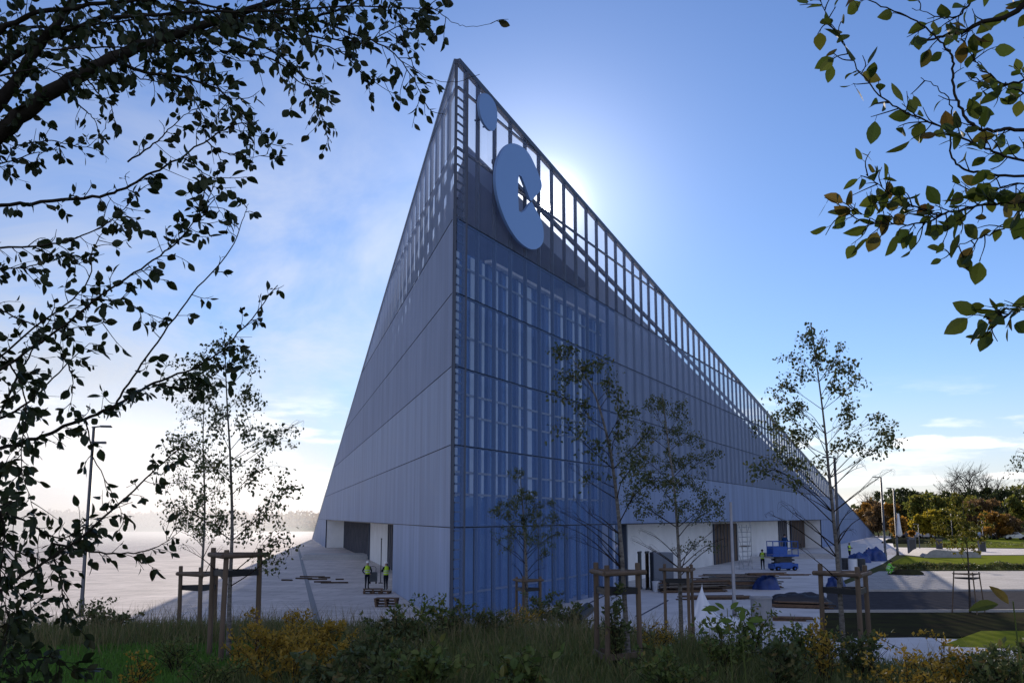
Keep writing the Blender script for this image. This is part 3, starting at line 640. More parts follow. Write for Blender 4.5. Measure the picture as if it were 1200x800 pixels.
# ------------------------------------------------------------------ trees that overhang the view
def overhang(root_loc, branches, seed, names, lm, leaf_px, depth, jit, twig_step, nleaf, label, trunk, twl=(0.03, 0.17), reach=1.0):
    rng = random.Random(seed)
    root = empty(names, root_loc); tag(root, label, 'tree')
    off = -V(root_loc)
    tb = MB(); tb.tube([V(p) + off for p in trunk[0]], trunk[1], 10); tb.build('trunk', mBlackBark, root, smooth=True)
    wood = MB(); fo = MB()
    L0 = leaf_px * depth / F
    for spec in branches:
        pts, r_px, dens = spec[0], spec[1], spec[2]
        d0 = depth + (spec[3] if len(spec) > 3 else rng.uniform(-jit, jit)); d1 = d0 + rng.uniform(-jit, jit) * .5
        k = len(pts)
        P = [at(x, y, d0 + (d1 - d0) * i / (k - 1)) for i, (x, y) in enumerate(pts)]
        q = curve([p + off for p in P], 6); n = len(q)
        q = [p + rvec(rng) * 0.004 * (1 if r_px < 6 else 2) for p in q]
        r0 = r_px * d0 / F * .5
        wood.tube(q, [max(.0012, r0 * (1 - .8 * i / (n - 1))) for i in range(n)], 7 if r_px > 4 else 5, cap=True)
        total = sum((q[i + 1] - q[i]).length for i in range(n - 1))
        cnt = int(total / twig_step * dens)
        for j in range(cnt):
            t = (j + rng.random()) / cnt; f = t * (n - 1); i = min(int(f), n - 2); p = q[i].lerp(q[i + 1], f - i)
            tang = (q[i + 1] - q[i]).normalized()
            side = rvec(rng); side = (side - tang * side.dot(tang)).normalized()
            tl = rng.uniform(*twl) * reach * (1.0 if r_px > 2 else .8)
            e = p + (tang * .6 + side * .8 + V((0, 0, -.15))) * tl
            m_ = (p + e) / 2 + rvec(rng) * tl * .14
            tq = curve([p, m_, e], 3)
            wood.tube(tq, [.0022, .002, .0018, .0016, .0014, .0012, .001], 4, cap=False)
            for g in range(rng.randint(*nleaf)):
                s = rng.uniform(.25, 1); pp = tq[int(s * (len(tq) - 1))]
                stem = rvec(rng) * .6 + (e - p).normalized() * .6 + V((0, 0, -.35)); stem.normalize()
                L = L0 * rng.uniform(.6, 1.25); pp2 = pp + stem * L * .25
                wood.tube([pp, pp2], .0008, 3, cap=False)
                leaf(fo, pp2, stem + rvec(rng) * .25, rvec(rng) + V((0, .4, .3)), L, L * rng.uniform(.52, .72), fold=rng.uniform(.05, .35), curl=rng.uniform(-.1, .35))
    wood.build('branches', mBlackBark, root, smooth=True); fo.build('foliage', lm, root)
    return root
zg = mound(-3.6, 4.2)
LB_ = [
    ([(-160, 330), (-70, 215), (0, 155), (60, 108), (130, 68), (200, 42), (300, 10), (380, -25)], 30, 1.7, 0),
    ([(-160, 300), (-60, 190), (0, 118), (40, 62), (85, 0), (110, -40)], 24, 2.0, .3),
    ([(-150, 200), (-40, 110), (40, 50), (120, 20), (200, -30)], 16, 2.2, .5),
    ([(-160, 120), (-40, 60), (30, 20), (120, 5), (200, 0), (290, 20)], 10, 2.2, -.4),
    ([(-60, 50), (0, 30), (70, 34), (140, 25), (230, 22)], 6, 2.4, .2),
    ([(130, 20), (220, 15), (330, 12), (420, 8), (515, 12)], 5, 2.1),
    ([(230, 40), (300, 20), (350, 22), (405, 8), (450, -20)], 7, 1.8, .1),
    ([(300, 12), (345, 18), (400, 35), (450, 55), (480, 85), (502, 128)], 4, 2.0),
    ([(320, 30), (380, 45), (430, 48), (470, 30), (500, 20)], 3, 2.2),
    ([(290, 25), (350, 45), (400, 62), (430, 90), (450, 95)], 3, 2.0),
    ([(250, 30), (310, 55), (345, 80), (370, 115), (385, 165)], 4, 2.2),
    ([(260, 60), (320, 70), (350, 95), (380, 105)], 3, 1.8),
    ([(200, 45), (235, 80), (262, 110), (290, 150), (320, 170)], 3, 1.6),
    ([(130, 68), (170, 85), (210, 90), (255, 105), (280, 130)], 5, 2.4),
    ([(180, 85), (220, 110), (240, 140), (245, 150)], 2.5, 1.6),
    ([(100, 90), (115, 110), (130, 125), (125, 145)], 2.5, 1.0),
    ([(70, 100), (95, 125), (110, 140), (118, 165)], 2.5, 1.1),
    ([(150, 70), (160, 90), (195, 100), (215, 120)], 2.5, 1.4),
    ([(-150, 300), (-60, 245), (0, 242), (70, 235), (125, 228), (165, 210), (210, 185), (265, 152), (305, 140)], 6, 1.15),
    ([(-150, 330), (-60, 300), (0, 291), (50, 288), (105, 273), (140, 250), (165, 220)], 4, 1.4),
    ([(-150, 370), (-50, 325), (0, 316), (35, 312), (70, 300), (95, 310)], 3, 1.5),
    ([(-120, 480), (-30, 440), (40, 385), (100, 335), (112, 285), (150, 245)], 3.5, 1.2),
    ([(-120, 370), (-50, 352), (0, 364), (50, 384), (95, 384), (130, 376)], 3, .7),
    ([(-90, 490), (20, 420), (70, 385), (130, 338), (180, 305), (215, 275), (240, 240), (256, 205)], 4, 1.8),
    ([(100, 350), (150, 355), (195, 385)], 2, 1.2),
    ([(-150, 620), (-60, 550), (0, 527), (50, 510), (100, 490), (140, 472), (190, 445), (240, 425), (280, 390), (325, 335)], 6, 1.6),
    ([(133, 478), (150, 450), (185, 400), (225, 345), (265, 300), (285, 258), (291, 238)], 3, .7),
    ([(180, 450), (220, 455), (250, 440), (270, 420)], 2, 2.2),
    ([(0, 490), (35, 470), (75, 430), (105, 402)], 3.5, 1.7),
    ([(-80, 560), (-10, 500), (20, 440), (45, 400), (65, 360)], 4, 1.5),
    ([(80, 425), (85, 450), (80, 485)], 2, 1.0),
    ([(-100, 420), (-30, 400), (10, 425), (30, 470), (25, 540), (40, 600)], 3.5, 1.8),
    ([(-120, 760), (-40, 720), (25, 675), (80, 640), (140, 590), (185, 548), (215, 520)], 5, 1.5),
    ([(100, 490), (110, 535), (135, 585), (150, 620)], 2, .8),
    ([(-120, 640), (-30, 590), (20, 605), (70, 630), (110, 612)], 4, 2.2),
    ([(60, 635), (100, 645), (150, 648), (185, 640), (212, 622)], 3, 1.9),
    ([(60, 650), (72, 680), (74, 710), (82, 735)], 2.5, 2.4),
    ([(-100, 700), (-30, 650), (0, 640), (30, 650), (60, 660)], 4, 2.2),
    ([(-60, 600), (-10, 590), (5, 620), (0, 680), (15, 740)], 4, 4.0),
    ([(-100, 760), (-20, 740), (20, 725), (50, 700)], 3, 2.6),
    ([(-100, 820), (-20, 790), (20, 775), (60, 770), (90, 790)], 3, 2.6),
    ([(-60, 840), (-10, 800), (10, 740), (30, 690)], 3, 2.4),
    ([(-100, 700), (-30, 690), (0, 560), (10, 540)], 3, 2.2),
    ([(-80, 260), (-20, 200), (10, 190), (40, 180), (70, 175)], 3, 1.4),
    ([(60, 60), (120, 55), (180, 60), (230, 50), (270, 70)], 3, 2.4),
    ([(150, 10), (180, 40), (215, 60), (240, 75)], 3, 2.2),
    ([(0, 90), (50, 80), (90, 95), (120, 90)], 3, 2.2),
    ([(20, 170), (60, 165), (100, 172), (125, 150)], 2, 1.3),
    ([(150, 190), (185, 165), (200, 150), (225, 130), (260, 120)], 2.5, 1.4),
    ([(215, 185), (235, 200), (250, 230), (262, 255)], 2, 1.2),
    ([(470, 40), (478, 62), (488, 84), (508, 94), (535, 96), (562, 88)], 1.5, .25),
    ([(500, 10), (515, 14), (530, 26), (550, 31), (577, 27)], 1.5, .25),
    ([(240, 165), (265, 180), (290, 185), (315, 180)], 2, 1.5),
]
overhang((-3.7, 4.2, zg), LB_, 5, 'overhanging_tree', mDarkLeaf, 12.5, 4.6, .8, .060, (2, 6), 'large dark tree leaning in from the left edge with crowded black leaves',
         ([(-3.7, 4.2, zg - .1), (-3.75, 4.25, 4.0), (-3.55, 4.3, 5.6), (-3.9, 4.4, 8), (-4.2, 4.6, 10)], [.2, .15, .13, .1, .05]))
RB_ = [
    ([(1330, -40), (1240, -5), (1200, 8), (1160, 25), (1115, 40), (1083, 52)], 11, .35, .15),
    ([(960, -40), (1000, -10), (1040, 10), (1080, 30), (1105, 52), (1116, 68), (1117, 95), (1125, 125), (1143, 148), (1165, 153), (1200, 151), (1300, 150)][::-1], 5, .5, 0),
    ([(1320, 200), (1240, 195), (1200, 189), (1165, 178), (1135, 166), (1105, 150), (1070, 135), (1035, 115), (1008, 85), (988, 50), (970, 20), (955, -15)], 4, 1.5, -.15),
    ([(1300, 205), (1200, 207), (1150, 203), (1125, 195), (1113, 172), (1117, 145), (1112, 118), (1095, 100), (1078, 90)], 4, .25, .1),
    ([(1300, 90), (1230, 92), (1200, 95), (1160, 102), (1140, 90)], 5, 1.0, .2),
    ([(1240, 110), (1200, 108), (1170, 95), (1145, 75), (1130, 50), (1120, 20)], 3, 1.6, .1),
    ([(1140, 0), (1120, 20), (1095, 18), (1070, 10)], 3, .8, .2),
    ([(1290, 235), (1220, 236), (1180, 237), (1140, 242), (1100, 250), (1065, 238), (1040, 225), (1014, 206)], 4, 2.5, -.1),
    ([(1290, 200), (1205, 240), (1180, 265), (1150, 278), (1122, 288), (1114, 302)], 3, .8, .1),
    ([(1110, 250), (1075, 262), (1040, 262), (1005, 250), (990, 247)], 2.5, 3.0, -.1),
    ([(1290, 240), (1200, 215), (1160, 225), (1135, 225)], 3, 1.6, .05),
    ([(1300, 300), (1240, 340), (1200, 362), (1180, 368), (1160, 385)], 3, 2.2, -.2),
    ([(1300, 20), (1220, 30), (1190, -10), (1160, -30)], 4, 1.4, .2),
]
zg = mound(2.6, 3.4)
overhang((2.7, 3.3, zg), RB_, 9, 'overhanging_tree', mBackLeaf, 24, 2.9, .12, .036, (1, 2), 'leaning tree at the right edge with large olive leaves lit from behind',
         ([(2.7, 3.3, zg - .1), (2.65, 3.25, 4.4), (2.5, 3.1, 5.4), (2.4, 3.1, 6.4)], [.10, .08, .06, .03]), twl=(.04, .09))

# ------------------------------------------------------------------ grass and shrubs of the bank
def grass():
    rng = random.Random(21)
    def blades(n, area, hgt, wid, lm, name, label, keep=lambda x, y: True):
        vs = []; fs = []
        c = 0
        while c < n:
            y = area[2] + (area[3] - area[2]) * rng.random() ** .8
            x = rng.uniform(-1, 1) * (y * .56 + .5) if area[0] is None else rng.uniform(area[0], area[1])
            c += 1
            if not keep(x, y): continue
            z = mound(x, y); h = hgt * rng.uniform(.45, 1.25); a = rng.uniform(0, 2 * pi); w = wid * rng.uniform(.7, 1.3)
            lx, ly = rng.gauss(0, .35) * h, rng.gauss(0, .35) * h; dx, dy = cos(a) * w, sin(a) * w
            k = len(vs)
            vs += [(x - dx, y - dy, z - .02), (x + dx, y + dy, z - .02), (x + dx * .7 + lx * .35, y + dy * .7 + ly * .35, z + h * .55), (x - dx * .7 + lx * .35, y - dy * .7 + ly * .35, z + h * .55), (x + lx, y + ly, z + h * .95)]
            fs += [(k, k + 1, k + 2, k + 3), (k + 3, k + 2, k + 4)]
        b = MB(); b.v = vs; b.f = fs; b.m = [0] * len(fs)
        tag(b.build(name, lm), label, 'grass', kind='stuff')
    lawn = lambda x, y: -6.6 < x < -2.9 and 8.0 < y < 13.2 and noise.noise(V((x * .8, y * .8, 1))) > -.55
    blades(70000, (None, None, 7.5, 19), .20, .006, mGrass, 'rough_grass', 'rough dark grass covering the foreground bank', lambda x, y: not lawn(x, y))
    blades(26000, (-6.8, -2.8, 7.8, 13.4), .07, .005, mMown, 'mown_grass', 'smoother bright green grass patch on the left of the bank', lawn)
    blades(5500, (None, None, 12.2, 16.5), .42, .0035, mStraw, 'dry_grass', 'thin dry grass stalks along the top edge of the bank')
grass()
SHG = 'shrubs growing on the bank'
def shrub(name, pxx, pytop, depth, wpx, lm, label, seed, leaves=500, L=.05, stems=9, upright=.5, group=SHG, dens_low=.2):
    rng = random.Random(seed)
    top = at(pxx, pytop, depth); zb = mound(top.x, depth) if depth < 32 else 0.0
    H = max(.25, top.z - zb); Wd = wpx * depth / F / 2
    root = empty(name, (top.x, depth, zb)); tag(root, label, 'shrub', group)
    st = MB(); fo = MB(); Q = []
    for k in range(stems):
        a = rng.uniform(0, 2 * pi); rr = sqrt(rng.random()); h = H * (1 - .45 * rr * rng.random()) * (1 if k == 0 else rng.uniform(.6, 1))
        e = V((cos(a) * rr * Wd, sin(a) * rr * Wd * .8, h)); 
        if k == 0: e = V((0, 0, H))
        q = curve([V((e.x * .15, e.y * .15, -.03)), V((e.x * .5, e.y * .5, h * .55)) + rvec(rng) * .05, e], 5); Q.append(q)
        st.tube(q, [.007 * (1 - .75 * i / (len(q) - 1)) for i in range(len(q))], 4, cap=False)
        for j in range(3):
            i = rng.randrange(3, len(q)); e2 = q[i] + V((rng.uniform(-1, 1), rng.uniform(-1, 1), rng.uniform(.1, .8))) * min(.22, Wd * .7)
            e2.z = min(e2.z, H)
            q2 = curve([q[i], (q[i] + e2) / 2 + rvec(rng) * .02, e2], 3); Q.append(q2); st.tube(q2, .0025, 3, cap=False)
    for j in range(leaves):
        q = rng.choice(Q); p = q[min(len(q) - 1, int((dens_low + (1 - dens_low) * rng.random()) * len(q)))] + rvec(rng) * .03
        d = rvec(rng) + V((0, 0, upright)); l = L * rng.uniform(.6, 1.3)
        (leaf if L > .07 else chip)(fo, p, d, rvec(rng) + V((0, 0, .8)), l, l * rng.uniform(.45, .65))
    st.build('stems', mTwig, root); fo.build('foliage', lm, root); return root
Y, G, D = mYellow, mGreen, mDeep
SH = [
    ('yellow_shrub', 340, 722, 11.6, 90, Y, 'tallest golden shrub just right of the left stake frame', 900, .035),
    ('yellow_shrub', 300, 735, 11.0, 70, Y, 'golden shrub standing between the left stakes and the tallest golden shrub', 700, .035),
    ('yellow_shrub', 385, 735, 11.8, 80, Y, 'golden shrub at the right end of the golden thicket', 800, .035),
    ('yellow_shrub', 345, 755, 10.3, 130, Y, 'low golden shrub in front of the golden thicket', 900, .04),
    ('yellow_shrub', 603, 716, 16, 60, Y, 'small golden shrub in front of the short bushy birch', 420, .04),
    ('yellow_shrub', 770, 735, 12.5, 50, Y, 'faint golden shrub between the two stake frames in the middle', 160, .035),
    ('yellow_shrub', 160, 770, 9.6, 40, Y, 'thin yellow shrub on the mown patch at the lower left', 120, .04),
    ('yellow_shrub', 965, 728, 10.4, 60, Y, 'loose yellow leaved shrub left of the right hand stake frame', 200, .04),
    ('yellow_shrub', 1105, 748, 9.6, 90, Y, 'yellow brown shrub in front of the white footpath', 430, .04),
    ('yellow_shrub', 1060, 768, 9.0, 90, Y, 'low yellow brown shrub at the lower right below the footpath', 330, .04),
    ('leafy_shrub', 495, 702, 13.4, 55, G, 'tall leafy green shrub against the left base of the facade', 300, .055),
    ('leafy_shrub', 465, 722, 13.0, 60, D, 'dark green shrub left of the tall leafy shrub at the facade base', 380, .055),
    ('leafy_shrub', 535, 708, 14.2, 60, D, 'dark spindly shrub right below the sharp corner of the building', 330, .05),
    ('leafy_shrub', 570, 722, 14.4, 50, D, 'low dark shrub between the corner and the golden shrub', 300, .05),
    ('leafy_shrub', 645, 698, 17, 60, D, 'rounded dark shrub right of the short bushy birch', 520, .055),
    ('leafy_shrub', 672, 712, 16, 50, D, 'dark shrub beside the black pipe end', 360, .055),
    ('climbing_shrub', 722, 690, 11.6, 34, D, 'narrow climbing shrub inside the tallest stake frame', 420, .045),
    ('leafy_shrub', 118, 708, 15.5, 55, D, 'brownish shrub on the skyline of the bank beside the left lamp post', 380, .05),
    ('leafy_shrub', 140, 725, 15, 60, D, 'low brownish shrub right of the left lamp post', 260, .05),
    ('leafy_shrub', 440, 745, 10.6, 90, D, 'dark broad shrub right of the golden thicket', 380, .06),
    ('leafy_shrub', 500, 760, 9.8, 90, G, 'green shrub at the bottom edge below the facade corner', 340, .07),
    ('leafy_shrub', 210, 752, 11.2, 70, G, 'feathery green shrub left of the left stake frame', 420, .03),
    ('leafy_shrub', 245, 775, 10.0, 80, G, 'feathery low green shrub in front of the left stakes', 420, .03),
    ('leafy_shrub', 880, 715, 12.2, 60, G, 'bramble like shrub in front of the grey bin', 260, .055),
    ('leafy_shrub', 845, 735, 11.0, 60, G, 'green shrub under the two lime leaves', 260, .06),
    ('leafy_shrub', 930, 730, 11.5, 70, G, 'broad green shrub beside the dark planks', 340, .055),
    ('leafy_shrub', 905, 752, 10.0, 90, D, 'dark shrub at the lower right in front of the bramble', 340, .06),
    ('leafy_shrub', 1010, 745, 10.6, 70, D, 'dark shrub right of the right hand stake frame', 330, .055),
    ('leafy_shrub', 1160, 765, 9.0, 80, D, 'dark shrub at the lower right corner', 330, .06),
    ('leafy_shrub', 780, 765, 9.8, 80, G, 'low green shrub in front of the middle stake frame', 260, .06),
    ('leafy_shrub', 610, 765, 9.4, 60, G, 'low weed with pale leaves at the bottom centre', 110, .08),
    ('leafy_shrub', 400, 772, 9.2, 100, D, 'dark weed in front of the golden thicket', 260, .07),
    ('sapling', 962, 735, 12.0, 34, Y, 'thin yellowing sapling in the right hand stake frame', 90, .05),
    ('leafy_shrub', 1195, 748, 12.0, 50, D, 'dark shrub at the right edge beside the footpath', 240, .055),
]
for i, (nm, x, y, d, w, lm, lab, n, L) in enumerate(SH): shrub(nm, x, y - 4, d, w * 1.15, lm, lab, 100 + i, int(n * 2.0), L * 1.1, stems=12)
def sprout(pxx, pyt, depth, leaves, lm, label, seed, L):
    rng = random.Random(seed); p = at(pxx, pyt, depth); zb = mound(p.x, depth)
    root = empty('broad_leaved_sprout', (p.x, depth, zb)); tag(root, label, 'plant')
    H = p.z - zb; b = MB(); q = curve([V((0, 0, -.03)), V((.02, 0, H * .5)), V((0, 0, H))], 4); b.tube(q, [.006 * (1 - .6 * i / 8) for i in range(len(q))], 5); b.build('stem', mGreen, root)
    b = MB()
    for (dx, dz, dl) in leaves: leaf(b, V((dx * .05, 0, H - .01)), V((dx, rng.uniform(-.3, .3), dz)), V((0, -.6, .8)), L * dl, L * dl * .5, fold=.2, curl=.25)
    b.build('leaves', lm, root)
sprout(852, 712, 7.5, [(-1, .15, 1), (1, .1, .8), (.5, .6, .6), (-.4, .4, .6)], mLime, 'bright lime sprout with two wide leaves before the white sheet', 3, .13)
sprout(868, 726, 7.0, [(-1, .2, .8), (1, .3, .9), (.1, .8, .7), (.6, -.4, .8)], mLime, 'second lime sprout just right of and below the wide leaved one', 4, .12)
sprout(1187, 704, 3.6, [(-1, -.05, 1.1), (-.3, .5, .9), (.9, .35, .8), (1, -.3, 1)], mBackLeaf, 'broad dark leaved sprout at the right edge, closest to the viewer', 5, .09)
# ------------------------------------------------------------------ signs on the facade
mSign = mat('blue_sign', (0.24, 0.38, 0.64), 0.4, 0.2, spec=0.5)
def on_face(pxx, py, off):                  # point of the plane that stands `off` metres before the right face
    n = V((uR.y, -uR.x, 0)); r = ray(pxx, py); p0 = TIP + n * off
    return EYE + r * ((p0 - EYE).dot(n) / r.dot(n))
def face_sign(name, label, outline, off, thick):
    pts = [on_face(x, y, off) for x, y in outline]; c = sum(pts, V()) / len(pts); n = V((uR.y, -uR.x, 0))
    cu = bm_poly([p - c for p in pts], n * thick)
    o = cu.build(name, mSign); o.location = c; tag(o, label, 'sign')
    zs = [p.z for p in pts]; w = max((p - c).dot(uR) for p in pts) * .45
    for t in (-.6, .55):                    # two stand-off brackets back to the frame
        for k in (-1, 1):
            z = t * (max(zs) - min(zs)) / 2; a = uR * (w * k) + V((0, 0, z)); b = MB(); b.bar(a - n * .02, a - n * (off + .05), .07, .07); b.build('bracket', mFrame, o)
    return o
def bm_poly(pts, ext):
    b = MB(); n = len(pts); bm = bmesh.new(); vs = [bm.verts.new(p) for p in pts]; f = bm.faces.new(vs)
    r = bmesh.ops.extrude_face_region(bm, geom=[f]); bmesh.ops.translate(bm, verts=[v for v in r['geom'] if isinstance(v, bmesh.types.BMVert)], vec=ext)
    bmesh.ops.recalc_face_normals(bm, faces=bm.faces); bmesh.ops.triangulate(bm, faces=[f for f in bm.faces if len(f.verts) > 4])
    bm.verts.index_update(); b.raw([v.co.copy() for v in bm.verts], [tuple(v.index for v in f.verts) for f in bm.faces]); bm.free(); return b
def spline2(p, n=5, closed=True):
    out = []; m = len(p)
    for i in range(m):
        a, b_, c, d = (V((*p[(i + k - 1) % m], 0)) for k in range(4))
        for k in range(n):
            t = k / n; q = 0.5 * ((2 * b_) + (c - a) * t + (2 * a - 5 * b_ + 4 * c - d) * t * t + (3 * b_ - a - 3 * c + d) * t ** 3); out.append((q.x, q.y))
    return out
disc = [(440 + x / 4, 50 + y / 4) for x, y in ((485, 245), (512, 242), (540, 268), (558, 310), (560, 370), (550, 408), (528, 414), (502, 385), (482, 340), (476, 285))]
face_sign('disc_sign', 'small round blue sign near the top of the facade corner', spline2(disc), .35, .12)
cc = [(744, 790), (764, 830), (776, 875), (777, 920), (768, 948), (748, 966), (722, 970), (692, 957), (655, 925), (618, 872), (590, 815), (566, 745), (553, 680), (551, 615), (560, 560), (578, 515), (602, 486), (632, 474), (672, 488), (708, 522), (738, 580), (757, 628), (768, 662), (765, 692), (744, 716), (722, 742)]
c2 = [(p.x, p.y) for p in curve([(440 + x / 4, 50 + y / 4, 0) for x, y in [(722, 748)] + cc], 4)]
hole = [(440 + x / 4, 50 + y / 4) for x, y in ((716, 750), (690, 788), (672, 798), (661, 790), (657, 720), (657, 640), (662, 622), (674, 630), (690, 672), (715, 741))]
face_sign('letter_sign', 'big blue rounded letter sign shaped like a closed c hanging on the facade corner', hole[::-1] + c2, .35, .14)

# ------------------------------------------------------------------ openings of the recess: part of the building
mPane = mat('shaded_pane', (.14, .135, .145), .92, var=.35, scale=.8)
mWarm = mat('warm_interior', (0.10, 0.065, 0.04), .8, var=.3, scale=1.5)
n_in_R = V((-uR.y, uR.x, 0)); n_in_L = V((uL.y, -uL.x, 0))
def recess_item(u, nin, s0, s1, z0, z1, name, m, depth=2.55, frame=True):
    w = s1 - s0; rz = atan2(u.y, u.x)
    c = u * ((s0 + s1) / 2) + nin * depth; b = MB(); b.box((c.x, c.y, (z0 + z1) / 2), (w, .08, z1 - z0), rz=rz)
    o = b.build(name, m, BLD)
    if frame:
        for s in (s0, s1): q = u * s + nin * (depth - .06); b = MB(); b.box((q.x, q.y, (z0 + z1) / 2), (.12, .14, z1 - z0), rz=rz); b.build('jamb', mFrame, o)
        if w > 3:
            for k in range(1, int(w / 1.5)): q = u * (s0 + w * k / int(w / 1.5)) + nin * (depth - .05); b = MB(); b.box((q.x, q.y, (z0 + z1) / 2), (.07, .1, z1 - z0), rz=rz); b.build('mullion', mFrame, o)
    return o
sR = lambda x: run_to(x, uR); sL = lambda x: run_to(x, uL)
recess_item(uR, n_in_R, sR(866), sR(890), 0.0, Z1 - .25, 'doorway', mWarm)
recess_item(uR, n_in_R, sR(935), sR(943), .1, Z1 - .02, 'window', mPane)
recess_item(uR, n_in_R, sR(947), sR(965), .1, Z1 - .02, 'brown_panel', mWarm, depth=2.4)
recess_item(uL, n_in_L, sL(462), sL(457), 0.05, 2.6, 'door', mDark)
recess_item(uL, n_in_L, sL(432), sL(423), 0.05, Z1 - .02, 'window', mPane)
recess_item(uL, n_in_L, sL(406), sL(384), 0.05, Z1 - .02, 'window', mPane)
for s, z1 in ((sR(720) + .2, Z1), (sR(737), Z1)):
    q = uR * s + n_in_R * .4; b = MB(); b.box((q.x, q.y, z1 / 2), (.22, .5, z1), rz=atan2(uR.y, uR.x)); b.build('jamb', mFrame, BLD)
recess_item(uR, n_in_R, sR(720) + .3, sR(737) - .1, 0.05, Z1 - .02, 'window', glass('entrance_pane', (.5, .5, .5), body=.1, ior=1.7), depth=.5, frame=False)
# soffit lining and plinth of the recess
for u, nin, a, c in ((uR, n_in_R, sR(722), sR(961)), (uL, n_in_L, sL(463), sL(383))):
    b = MB(); q = [u * a - nin * -.02, u * c - nin * -.02, u * c + nin * 2.58, u * a + nin * 2.58]
    b.face([(p.x, p.y, Z1 - .01) for p in q]); b.face([(p.x, p.y, Z1 + .2) for p in q]); b.build('soffit', mRender, BLD)
    for se in (c + .2, a - .2): q2 = u * se + nin * 1.36; b = MB(); b.box((q2.x, q2.y, Z1 / 2), (.3, 2.55, Z1 - .03), rz=atan2(u.y, u.x)); b.build('recess_return', mRender, BLD)

# ------------------------------------------------------------------ lamp posts
mPole = mat('lamp_pole_grey', (0.11, 0.115, 0.12), .5, .5); mLight = mat('primed_pole', (0.33, 0.33, 0.34), .55, .2, var=.1, scale=3)
def lamp(base, height, arm, rad, label, m, az=pi, head=True, brk=False):
    root = empty('lamp_post', base, az); tag(root, label, 'lamp post', 'lamp posts round the plaza')
    b = MB(); b.tube([(0, 0, 0), (0, 0, .8), (0, 0, .82), (0, 0, height)], [rad * 1.25, rad * 1.2, rad, rad * .75], 12); b.build('pole', m, root, smooth=True)
    b = MB(); b.box((0, 0, .02), (.4, .4, .04)); b.build('base_plate', m, root)
    if head:
        b = MB(); b.bar((-.1, 0, height - .02), (arm * .55, 0, height + .03), .07, .07); b.build('arm', m, root)
        b = MB(); b.box((arm * .55 + .22, 0, height + .03), (.55, .25, .10)); b.build('lamp_head', m, root, bevel=.03)
    if brk:
        b = MB(); b.bar((0, 0, height - .75), (.45, 0, height - .75), .06, .12); b.box((.5, 0, height - .75), (.22, .2, .12)); b.build('bracket', m, root)
    return root
p = on(95, 722); lamp(p, at(114, 500, p.y).z, .6, .10, 'dark lamp post rising from the left edge of the plaza', mPole, 0.2, brk=True)
bpy.context.view_layer.update()
p = on(861, 722); lamp(p, at(858, 588, p.y).z, .2, .085, 'short pale pole without a lamp beside the grey bin', mLight, head=False)
p = on(1038, 656); lamp(p, at(1030, 559, p.y).z, .7, .13, 'lamp post in front of the far right woods, nearer of two', mPole, pi)
p = on(1052, 650); lamp(p, at(1050, 572, p.y).z, .7, .13, 'lamp post in front of the far right woods, wrapped in white at half height', mPole, pi)
q = at(1053, 612, p.y - .1); b = MB(); b.lathe((0, 0, 0), [(.12, -1.7), (.38, -1.45), (.27, -.6), (.17, .4), (.13, 1.1)], 10); o = b.build('white_wrapping', mat('white_plastic', (.72, .73, .75), .5, bump=.5, scale=3), smooth=True); o.location = q; tag(o, 'white plastic wrapping tied round the farther right hand lamp post', 'wrapping')
p = on(986, 692); lamp(p, at(974, 536, p.y).z, .5, .11, 'lamp post half hidden behind the tall right hand birch', mPole, pi)
for x, y, yt in ((1078, 645, 614), (1117, 640, 600), (1153, 640, 610)):
    p = on(x, y); lamp(p, at(x, yt, p.y).z, .3, .06, 'thin distant lamp post in the park on the right', mPole, pi)

